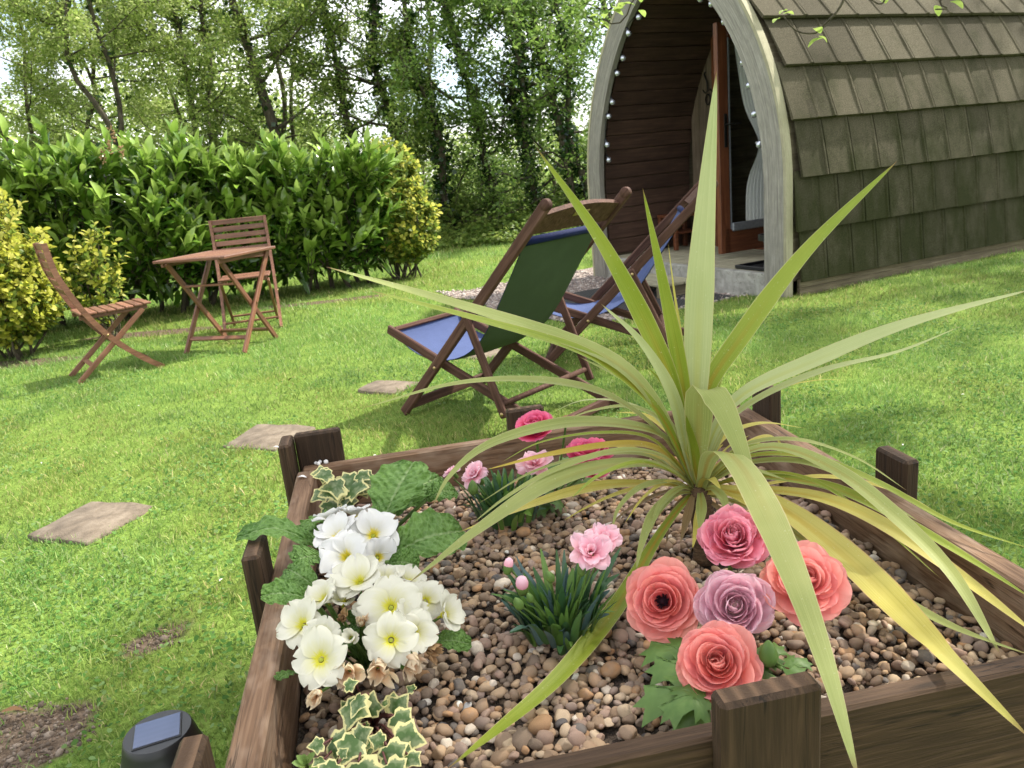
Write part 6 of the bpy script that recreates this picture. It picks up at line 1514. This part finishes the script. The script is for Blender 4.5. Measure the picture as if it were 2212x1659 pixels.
def dianthus(base, nb, hmax, spread, seed, label, flowers, buds, gbuds):
    rg = np.random.default_rng(seed); t = thing('dianthus', base, label, 'flowers')
    for i in range(nb):
        a = rg.uniform(0, 6.28); e = rg.uniform(0, 1) ** 0.7; r0_ = spread * 0.55 * e; L = rg.uniform(0.5, 1.0) * hmax
        p0 = base + np.array([r0_ * math.cos(a), r0_ * math.sin(a), rg.uniform(0.0, 0.45) * hmax * (1 - 0.5 * e)]); out = np.array([math.cos(a), math.sin(a), 0]); lean = 0.15 + 0.75 * e * rg.uniform(0.4, 1)
        p1 = p0 + out * L * 0.35 * lean + up * L * 0.5; p2 = p0 + out * L * lean * 0.9 + up * L * (1.0 - 0.55 * lean * (rg.random() < 0.5))
        V, F, UV = ribbon([p0, p1, p2], rg.uniform(0.010, 0.0165), -out * 0.8 + up * 0.7 + rg.normal(0, 0.25, 3), 9, 3, 0.35, lambda t_: np.sin(np.pi * np.clip(0.25 + 0.75 * t_, 0, 0.985)) ** 0.6)
        put('leaf', mesh('leaf', V - base, F, uv=UV), M_dl2 if rg.random() < 0.45 * (1 - 0.3 * e) else M_dl, t)
    for (q, d_, rp, n_) in flowers:
        p = pd(*q, d_); dflower(t, base, p, n_, rp * d_ / FPX, seed + int(q[0])); stem_to(t, base, base + rg.normal(0, 0.008, 3) * (1, 1, 0), p - up * 0.015, 0.0015)
    for (q, d_, h, mt) in buds:
        p = pd(*q, d_); V, F = lathe([(0, -0.5), (0.20, -0.42), (0.28, -0.05), (0.30, 0.15), (0.24, 0.38), (0.10, 0.5), (0, 0.52)], 12); o = put('bud', mesh('bud', V * h * d_ / FPX, F, uv=np.array([(0.5 + v_[2] / h / d_ * FPX, 0.5) for v_ in V * h * d_ / FPX])), mt, t, p - base, flower_rot(up + rg.normal(0, 0.25, 3)))
        stem_to(t, base, base, p, 0.0014)
        if mt is not M_green_s:
            V, F = lathe([(0, -0.62), (0.22, -0.5), (0.315, -0.15), (0.29, 0.0)], 10); put('calyx', mesh('calyx', V * h * d_ / FPX, F), M_green_s, o)
    return t
db = z_on(1215, 1375, GZL)
dianthus(db, 150, 0.095, 0.105, 801, 'pink dianthus with dark grassy leaves, in the middle of the gravel',
         [((1275, 1198), 1.12, 50, (0.1, -0.5, 0.9)), ((1303, 1166), 1.17, 38, (0.2, -0.5, 0.9))],
         [((1128, 1264), 1.12, 46, M_dpink), ((1098, 1222), 1.15, 34, M_dpink)], None)
for q, d_, h in (((1188, 1247), 1.10, 32), ((1120, 1305), 1.09, 34), ((1145, 1292), 1.10, 26), ((1255, 1235), 1.12, 26)):
    p = pd(*q, d_); t = bpy.data.objects['dianthus']; o = put('bud', gb_me, M_green_s, t, p - db, flower_rot((-0.3, -0.2, 1)), h * d_ / FPX / 0.032); stem_to(t, db, db, p, 0.0014)
db2 = z_on(1095, 1125, GZL)
t2 = dianthus(db2, 120, 0.095, 0.115, 802, 'pink dianthus clump farther back, under the arching leaves', [((1156, 1005), 1.50, 38, (0.0, -0.4, 1.0)), ((1028, 1028), 1.52, 32, (-0.4, -0.4, 0.8)), ((978, 1020), 1.56, 20, (-0.5, 0, 0.8))], [((1126, 1022), 1.48, 30, M_dpink)], None)
p = pd(1022, 1055, 1.5); put('bud', gb_me, M_green_s, t2, p - db2, None, 1.0); stem_to(t2, db2, db2, p, 0.0014)

# ---- primulas
def pleaf(nt):
    uv, u, v = uvsep(nt); e = math_(nt, 'ABSOLUTE', math_(nt, 'SUBTRACT', v, 0.5))
    col = ramp(nt, noise(nt, coords(nt, 'Object'), 14, 4), [(0.3, (0.075, 0.17, 0.03)), (0.7, (0.15, 0.28, 0.055))])
    mp = nt.nodes.new('ShaderNodeMapping'); mp.inputs['Scale'].default_value = (9, 5, 1); nt.links.new(uv, mp.inputs[0]); vo = nd(nt, 'ShaderNodeTexVoronoi'); vo.feature = 'DISTANCE_TO_EDGE'; vo.inputs['Scale'].default_value = 2.0; nt.links.new(mp.outputs[0], vo.inputs['Vector'])
    col = mixc(nt, ramp(nt, vo.outputs[0], [(0.0, 0.35), (0.10, 0.0)]), col, (0.24, 0.38, 0.13))
    return mixc(nt, ramp(nt, e, [(0.012, 0.8), (0.04, 0.0)]), col, (0.30, 0.42, 0.18))
def pbump(nt):
    uv, u, v = uvsep(nt); mp = nt.nodes.new('ShaderNodeMapping'); mp.inputs['Scale'].default_value = (9, 5, 1); nt.links.new(uv, mp.inputs[0]); vo = nd(nt, 'ShaderNodeTexVoronoi'); vo.feature = 'SMOOTH_F1'; vo.inputs['Scale'].default_value = 2.0; nt.links.new(mp.outputs[0], vo.inputs['Vector'])
    return math_(nt, 'SUBTRACT', 1.0, vo.outputs[0])
M_pl = leafy('wrinkled_primula_leaf', pleaf, 0.45, 0.35, 0.25, bmp=pbump)
def primula_leaf(par, base, p, tip, wid, nrm, seed, arch=0.25):
    """broad crinkled leaf: a dense sheet with a sunken midrib, raised cells and a wavy rim"""
    rs = np.random.default_rng(seed); p = np.asarray(p); tip = np.asarray(tip); nrm = np.asarray(nrm) / np.linalg.norm(nrm)
    L = np.linalg.norm(tip - p); mid = (p + tip) / 2 + nrm * L * arch; NS, NCc = 52, 31
    V, F, UV = ribbon([p, mid, tip], wid, nrm, NS, NCc, 0.12, lambda t: np.sin(np.pi * np.clip(0.06 + 0.90 * t ** 0.9, 0, 1)) ** 0.62 * (0.45 + 0.62 * t) / 0.86)
    t = UV[:, 0]; u = UV[:, 1] * 2 - 1
    cell = np.abs(np.sin(26 * t - 7 * np.abs(u))) ** 0.7 * (0.45 + 0.55 * np.abs(np.sin(9 * np.abs(u) + 13 * t))) + 0.3 * vnoise(t * 30 + seed, u * 14, 1.0, seed)
    disp = wid * (0.055 * cell - 0.06 * np.exp(-(u / 0.09) ** 2) + 0.06 * np.abs(u) ** 3 * np.sin(26 * t + rs.uniform(0, 6)))
    V = V + nrm[None] * disp[:, None]
    return put('leaf', mesh('leaf', V - base, F, uv=UV), M_pl, par)
def prim_mat(name, edge, mid, yel):
    def f(nt):
        uv, u, v = uvsep(nt); mp = nt.nodes.new('ShaderNodeMapping'); mp.inputs['Scale'].default_value = (0.6, 5, 1); nt.links.new(uv, mp.inputs[0]); n_ = noise(nt, mp.outputs[0], 2.4, 3)
        c_ = ramp(nt, math_(nt, 'ADD', u, math_(nt, 'MULTIPLY', math_(nt, 'SUBTRACT', n_, 0.5), 0.55)), [(0.16, yel), (0.30, mid), (0.65, edge)])
        return c_
    return leafy(name, f, 0.5, 0.25, 0.3)
M_pw = prim_mat('white_primula_petal', (0.725, 0.72, 0.70), (0.70, 0.69, 0.60), (0.78, 0.66, 0.06))
M_pc = prim_mat('cream_primula_petal', (0.68, 0.665, 0.55), (0.65, 0.63, 0.37), (0.70, 0.66, 0.06))
M_pdead = petal_grad('withered_petal', (0.55, 0.30, 0.14), (0.68, 0.44, 0.26), (0.72, 0.60, 0.42), 0.8, 0.25)
M_pbrown = petal_grad('dead_brown_petal', (0.22, 0.12, 0.05), (0.32, 0.18, 0.08), (0.40, 0.26, 0.13), 0.9, 0.15)
M_peye = plain('green_yellow_eye', (0.42, 0.46, 0.05), 0.6, 0.3, bmp=0)
PM = {}
def prim_flower(par, base, c, nrm, Rf, mat, seed, cup=25, crumple=0.0, npet=5):
    rg = np.random.default_rng(seed); rot = flower_rot(nrm, rg.uniform(0, 6))
    V, F = lathe([(0, -0.3), (0.05, -0.26), (0.06, -0.05), (0.075, 0.02), (0.06, 0.035), (0.03, 0.02), (0.02, 0.04), (0, 0.045)], 12)
    fl = put('flower', mesh('flower_eye', V * Rf, F), M_peye, par, np.asarray(c) - base, rot)
    key = (round(Rf, 3), cup, crumple)
    for k in range(npet):
        V, F, UV = cup_petal(0.03 * Rf, 1.02 * Rf, cup + 12, cup - 28 - 20 * crumple, 0.62 * Rf, 11, 9, 0.05 + crumple, seed * 7 + k, 0.16)
        put('petal', mesh('petal', V, F, uv=UV), mat, fl, (0, 0, (0.012 if k % 2 else 0.0) * Rf), Matrix.Rotation(6.283 * k / npet + rg.normal(0, 0.07), 3, 'Z') @ Matrix.Rotation(rg.normal(0, 0.10 + crumple), 3, 'Y') @ Matrix.Rotation(rg.normal(0, 0.10), 3, 'X'), rg.uniform(0.93, 1.07))
    return fl
wb = z_on(775, 1215, GZL); pw = thing('primula', wb, 'white primula with yellow eyes and big wrinkled leaves', 'flowers')
for i, (q, d_, rp, n_, cup) in enumerate((((735, 1165), 1.33, 64, (-0.25, -0.25, 1.0), 38), ((806, 1158), 1.33, 66, (0.15, -0.75, 0.8), 30), ((752, 1205), 1.28, 66, (-0.2, -0.65, 0.75), 40), ((815, 1205), 1.30, 50, (0.5, -0.6, 0.5), 30), ((716, 1128), 1.37, 48, (-0.3, 0.3, 1), 35), ((770, 1120), 1.38, 44, (0.0, 0.4, 1), 35))):
    p = pd(*q, d_); prim_flower(pw, wb, p, n_, rp * d_ / FPX * 0.92, M_pw, 820 + i, cup); stem_to(pw, wb, wb, p, 0.0022)
for i, (a, da, b_, db_, wpx, nn, ar) in enumerate((((828, 1120), 1.42, (893, 998), 1.50, 128, (-0.25, -0.75, 0.55), 0.04), ((850, 1195), 1.33, (1000, 1146), 1.40, 122, (0.0, -0.6, 0.8), 0.12), ((690, 1180), 1.36, (512, 1162), 1.36, 62, (0.05, -0.25, 1.0), 0.22),
       ((720, 1130), 1.45, (660, 1180), 1.40, 84, (-0.3, -0.5, 0.8), 0.1), ((850, 1110), 1.50, (950, 1030), 1.58, 84, (0.1, -0.5, 0.8), 0.15), ((700, 1110), 1.47, (668, 1150), 1.42, 70, (-0.4, -0.3, 0.8), 0.1), ((840, 1215), 1.28, (905, 1222), 1.27, 64, (0.1, -0.6, 0.7), 0.15), ((700, 1200), 1.30, (635, 1215), 1.28, 70, (-0.4, -0.5, 0.6), 0.2), ((920, 1080), 1.50, (985, 1060), 1.53, 58, (0.1, -0.5, 0.9), 0.15))):
    primula_leaf(pw, wb, pd(*a, da), pd(*b_, db_), 1.12 * wpx * da / FPX, nn, 840 + i, ar); stem_to(pw, wb, wb, pd(*a, da), 0.004)
cbp = z_on(790, 1440, GZL); pc = thing('primula', cbp, 'cream primula with a dense head of yellow-eyed flowers beside the edge board', 'flowers')
CF = [((657, 1352), 1.14, 58, (-0.35, -0.6, 0.75), 28, M_pc, 0), ((699, 1375), 1.10, 44, (-0.1, -0.7, 0.7), 25, M_pc, 0), ((694, 1425), 1.06, 66, (-0.15, -0.75, 0.6), 14, M_pc, 0), ((779, 1261), 1.18, 66, (-0.1, -0.35, 1.0), 35, M_pc, 0), ((845, 1313), 1.13, 70, (0.05, -0.7, 0.75), 16, M_pc, 0),
      ((845, 1383), 1.07, 60, (0.05, -0.85, 0.5), 14, M_pc, 0), ((893, 1368), 1.09, 52, (0.5, -0.6, 0.5), 30, M_pc, 0), ((918, 1300), 1.15, 50, (0.3, -0.6, 0.7), 20, M_pc, 0), ((955, 1330), 1.13, 54, (0.8, -0.3, 0.5), 40, M_pc, 0), ((704, 1298), 1.17, 52, (-0.5, -0.2, 0.9), 35, M_pc, 0), ((885, 1335), 1.13, 50, (0.4, -0.2, 0.9), 45, M_pc, 0),
      ((762, 1381), 1.09, 36, (0, -0.6, 0.7), 62, M_pc, 0), ((800, 1330), 1.16, 44, (-0.1, -0.3, 0.9), 50, M_pc, 0), ((740, 1305), 1.18, 50, (0, 0, 1), 40, M_pc, 0), ((830, 1262), 1.21, 54, (0.3, 0.1, 1), 40, M_pc, 0), ((880, 1262), 1.21, 46, (0.5, 0.1, 0.9), 40, M_pc, 0),
      ((758, 1448), 1.06, 42, (0, -0.8, 0.2), 60, M_pdead, 0.25), ((818, 1440), 1.07, 44, (0.1, -0.8, 0.2), 60, M_pdead, 0.25), ((690, 1496), 1.05, 34, (-0.1, -0.8, 0.1), 65, M_pdead, 0.2), ((880, 1420), 1.08, 40, (0.5, -0.7, 0.0), 60, M_pdead, 0.25), ((741, 1338), 1.13, 24, (0, -0.5, 0.7), 70, M_pbrown, 0.3), ((782, 1348), 1.12, 26, (0.1, -0.5, 0.7), 72, M_pdead, 0.3), ((925, 1400), 1.10, 30, (0.7, -0.5, -0.1), 65, M_pbrown, 0.3)]
for i, (q, d_, rp, n_, cup, mt, cr_) in enumerate(CF):
    p = pd(*q, d_); prim_flower(pc, cbp, p, n_, rp * d_ / FPX * 0.93, mt, 860 + i, cup, cr_); stem_to(pc, cbp, cbp + rg.normal(0, 0.008, 3) * (1, 1, 0), p, 0.002)
for i, (a, da, b_, db_, wpx, nn, ar) in enumerate((((672, 1292), 1.19, (565, 1287), 1.18, 68, (-0.2, -0.45, 0.9), 0.15), ((690, 1275), 1.22, (620, 1228), 1.27, 66, (-0.3, -0.4, 0.9), 0.15), ((935, 1385), 1.14, (1018, 1392), 1.15, 60, (0.2, -0.4, 1.0), 0.1), ((640, 1450), 1.12, (600, 1470), 1.10, 40, (-0.3, -0.4, 0.9), 0.1), ((670, 1440), 1.13, (640, 1425), 1.13, 50, (-0.3, -0.3, 0.9), 0.1), ((790, 1350), 1.19, (770, 1310), 1.20, 60, (0, -0.5, 0.9), 0.1), ((760, 1350), 1.19, (740, 1400), 1.14, 60, (0, -0.6, 0.8), 0.1), ((840, 1420), 1.14, (890, 1430), 1.13, 50, (0.2, -0.5, 0.8), 0.1), ((730, 1450), 1.12, (700, 1470), 1.10, 46, (0, -0.6, 0.7), 0.1))):
    primula_leaf(pc, cbp, pd(*a, da), pd(*b_, db_), wpx * da / FPX, nn, 890 + i, ar); stem_to(pc, cbp, cbp, pd(*a, da), 0.004)

# ---- variegated ivy, front and back
M_ivst = plain('ivy_stem', (0.10, 0.035, 0.03), 0.6, 0.3)
ib = z_on(805, 1575, GZL); iv = thing('variegated_ivy', ib, 'trailing cream-edged ivy in front of the cream primula', 'plant')
IV = [((795, 1545), (808, 1485), 1.05, 62, (0.2, -0.4, .9)), ((775, 1510), (752, 1560), 1.03, 70, (-.3, -.6, .7)), ((782, 1500), (725, 1610), 1.01, 60, (-.5, -.4, .5)), ((848, 1545), (880, 1500), 1.05, 60, (.2, -.6, .8)), ((850, 1545), (895, 1570), 1.04, 56, (.3, -.6, .7)), ((770, 1590), (742, 1640), 1.00, 70, (-.1, -.7, .7)), ((765, 1595), (800, 1575), 1.0, 50, (0, -.7, .7)),
      ((835, 1610), (868, 1655), .99, 74, (.1, -.7, .7)), ((830, 1605), (790, 1590), 1.0, 50, (0, -.6, .8)), ((850, 1590), (905, 1600), 1.01, 74, (.2, -.6, .8)), ((775, 1645), (790, 1700), .97, 84, (0, -.7, .7)), ((730, 1650), (690, 1690), .98, 70, (-.2, -.6, .7)), ((835, 1650), (880, 1690), .96, 70, (.2, -.6, .7)), ((768, 1478), (740, 1462), 1.07, 40, (-.1, -.5, .8)), ((755, 1535), (735, 1512), 1.06, 40, (-.2, -.5, .8)), ((700, 1640), (672, 1655), 1.0, 40, (-.2, -.5, .8)), ((880, 1630), (905, 1650), .99, 40, (.2, -.5, .8))]
for i, (a, b_, d_, wpx, nn) in enumerate(IV):
    p = pd(*a, d_); t_ = pd(*b_, d_ - 0.01); v_ = (t_ - p); v_ = v_ / np.linalg.norm(v_) * wpx * d_ / FPX * rg.uniform(0.72, 1.0); place_leaf(iv, ib, ivy_me[i % 3], M_ivyl, p, p + v_, nn); stem_to(iv, ib, ib, p, 0.0014, (0, 0, 0.012), mat=M_ivst)
for i in range(16):
    a = IV[i % len(IV)][0]; q = (a[0] + rg.normal(0, 26), a[1] + rg.normal(0, 22)); d_ = IV[i % len(IV)][2] + 0.02; p = pd(*q, d_); an = rg.uniform(0, 6.28)
    if p[2] < GZL + 0.01: continue
    place_leaf(iv, ib, ivy_me[i % 3], M_ivyl, p, p + np.array([math.cos(an), -0.3 + 0.6 * math.sin(an), 0.15]) * rg.uniform(0.018, 0.032), np.array([rg.normal(0, 0.35), -0.5, 0.9])); stem_to(iv, ib, ib, p, 0.0012, (0, 0, 0.01), mat=M_ivst)
for q in ((850, 1548), (793, 1500), (720, 1650)): stem_to(iv, ib, ib + up * 0.005, pd(*q, 1.04), 0.0026, (0, 0, 0.008), 'vine', M_ivst)
ib2 = z_on(765, 1095, GZL); iv2 = thing('variegated_ivy', ib2, 'small cream-edged ivy in the far corner of the planter', 'plant')
for i in range(22):
    q = (rg.uniform(700, 825), rg.uniform(1020, 1085)); d_ = rg.uniform(1.56, 1.66); p = pd(*q, d_); a = rg.uniform(0, 6.28)
    place_leaf(iv2, ib2, ivy_me[i % 3], M_ivyl, p, p + np.array([math.cos(a) * 0.8, -0.4, math.sin(a) * 0.5]) * rg.uniform(0.040, 0.064), np.array([rg.normal(0, 0.3), -0.6, 0.8])); stem_to(iv2, ib2, ib2, p, 0.0012, (0, 0, 0.01), mat=M_ivst)

# ---- small seedling
sb = z_on(665, 1668, GZL); sd = thing('seedling', sb, 'tiny pale green seedling in the gravel near the ivy', 'plant')
V, F, UV = lf(1.0, 0.5); sme_ = mesh('leaf', V, F, uv=UV); M_seed = leafy('seedling_leaf', lambda nt: ramp(nt, noise(nt, coords(nt), 3, 2), [(0.3, (0.20, 0.34, 0.08)), (0.7, (0.30, 0.45, 0.13))]), 0.45, 0.35, 0.35)
for a, b_ in (((662, 1650), (640, 1632)), ((664, 1648), (682, 1625)), ((660, 1655), (630, 1648)), ((668, 1655), (690, 1662)), ((664, 1646), (655, 1628))):
    p = pd(*a, 1.03); place_leaf(sd, sb, sme_, M_seed, p, pd(*b_, 1.02), (0, -.5, .9)); stem_to(sd, sb, sb, p, 0.0012)

# ================================================================== solar light on the lawn
lc = z_on(340, 1578, 0.215); sx_, sy_ = lc[0], lc[1]
t = thing('solar_light', (sx_, sy_, float(hgt(sx_, sy_))), 'round black solar garden light with a dark panel on top', 'garden light', R(20))
M_sol = plain('matt_black_plastic', (0.008, 0.009, 0.011), 0.42, 0.5, bmp=0.03)
V, F = lathe([(0.0555, 0.2145), (0.0575, 0.2125), (0.061, 0.200), (0.066, 0.178), (0.068, 0.174), (0.068, 0.170), (0.066, 0.168)], 48); cap = put('cap', mesh('cap', V, F), M_sol, t)
V, F = lathe([(0, 0.2146), (0.0556, 0.2146)], 48); put('cap_disc', mesh('cap_disc', V, F, smooth=False), plain('sky_lit_black_plastic', (0.014, 0.016, 0.02), 0.35, 0.5, bmp=0.02), cap)  # disc coloured lighter than the cap, standing in for reflected sky
m, nt, b = mk('solar_cell'); v = coords(nt, 'Object'); wv = nd(nt, 'ShaderNodeTexWave'); wv.inputs['Scale'].default_value = 22; wv.bands_direction = 'Y'; nt.links.new(v, wv.inputs[0])
nt.links.new(ramp(nt, wv.outputs[1], [(0.0, (0.10, 0.12, 0.19)), (0.93, (0.095, 0.115, 0.18)), (0.97, (0.095, 0.115, 0.18))]), b.inputs['Base Color']); b.inputs['Roughness'].default_value = 0.12; b.inputs['Specular IOR Level'].default_value = 0.8  # cell blue lightened to stand in for sky reflection
put('panel_recess', unique_box(0.080, 0.070, 0.002, 0.0008), M_black, cap, (0, 0, 0.2155)); put('solar_panel', unique_box(0.075, 0.065, 0.003, 0.0005), m, cap, (0, 0, 0.2165))
V, F = lathe([(0.0675, 0.172), (0.0695, 0.170), (0.0695, 0.167), (0.0675, 0.165)], 48); put('rim_ring', mesh('rim_ring', V, F), M_grey, t)
V, F = lathe([(0.066, 0.166), (0.068, 0.150), (0.068, 0.146), (0.064, 0.146), (0.062, 0.166)], 48); put('upper_collar', mesh('upper_collar', V, F), M_sol, t)
m, nt, b = mk('frosted_lens'); b.inputs['Base Color'].default_value = (0.45, 0.47, 0.50, 1); b.inputs['Roughness'].default_value = 0.3
V, F = lathe([(0.055, 0.03), (0.055, 0.15)], 32); put('lens', mesh('lens', V, F), m, t)
for k in range(18):
    a = 6.283 * k / 18; put('cage_rib', box_mesh(0.010, 0.008 if k % 3 else 0.020, 0.125, 0.001), M_sol, t, (0.063 * math.cos(a), 0.063 * math.sin(a), 0.085), Matrix.Rotation(a, 3, 'Z'))
V, F = lathe([(0, 0.0), (0.066, 0.0), (0.068, 0.01), (0.066, 0.03), (0.05, 0.034)], 40); put('base', mesh('base', V, F), M_sol, t)

# ================================================================== fallen petals and leaves
V, F, UV = ribbon([(0, -0.5, 0), (0, 0, 0.12), (0, 0.5, 0)], 0.42, (0, 0, 1), 8, 5, 0.2, lambda t_: np.sin(np.pi * np.clip(t_, 0.04, 0.96)) ** 0.8); pme = mesh('petal', V, F, uv=UV)
M_white = plain('white_petal', (0.80, 0.78, 0.76), 0.6, 0.3, bmp=0)
tag(put('fallen_petal', pme, M_white, None, pz(652, 1031, 0.503), Matrix.Rotation(R(75), 3, 'Z'), 0.022), 'white fallen petal on the top edge of the side board', 'petal')
tag(put('fallen_petal', pme, M_white, None, pz(596, 966, 0.575), Matrix.Rotation(R(70), 3, 'Z'), 0.016), 'white fallen petal on the corner post top', 'petal')
mb = MB(); rgp = np.random.default_rng(3)
for k in range(5): mb.add(ico * rgp.uniform(0.004, 0.007) + rgp.normal(0, 0.004, 3) * (1, 1, 0.6) + (0, 0, 0.005), icf)
tag(put('white_blob', mb.mesh('white_blob'), M_white, None, pz(692, 1003, 0.503)), 'small crumpled white fluff on the back board near the corner', 'fluff')
for a, b_, lab in ((557, 1222, None), (480, 1265, None), (810, 985, None), (300, 880, None), (640, 1080, None), (90, 1000, None), (1950, 960, None), (2080, 860, None), (555, 1185, None)):
    p = pz(a, b_, 0.02); o = put('fallen_blossom', pme, M_white, None, (p[0], p[1], float(hgt(p[0], p[1])) + 0.026), Matrix.Rotation(rgp.uniform(0, 6), 3, 'Z'), 0.014)
    tag(o, 'tiny white fallen blossom petal lying in the lawn', 'petal', 'fallen blossom petals on the lawn')
M_dry = plain('dry_brown_leaf', (0.16, 0.09, 0.045), 0.9, 0.2)
for a, b_, s_, lab in ((630, 820, 0.06, 'curled dark dead leaf alone on the open lawn'), (35, 1552, 0.05, 'curled dry brown leaf on the bare soil patch')):
    p = pz(a, b_, 0.01); tag(put('dead_leaf', pme, M_dry, None, (p[0], p[1], float(hgt(p[0], p[1])) + 0.03), Matrix.Rotation(rgp.uniform(0, 6), 3, 'Z') @ Matrix.Rotation(0.5, 3, 'X'), s_), lab, 'leaf')
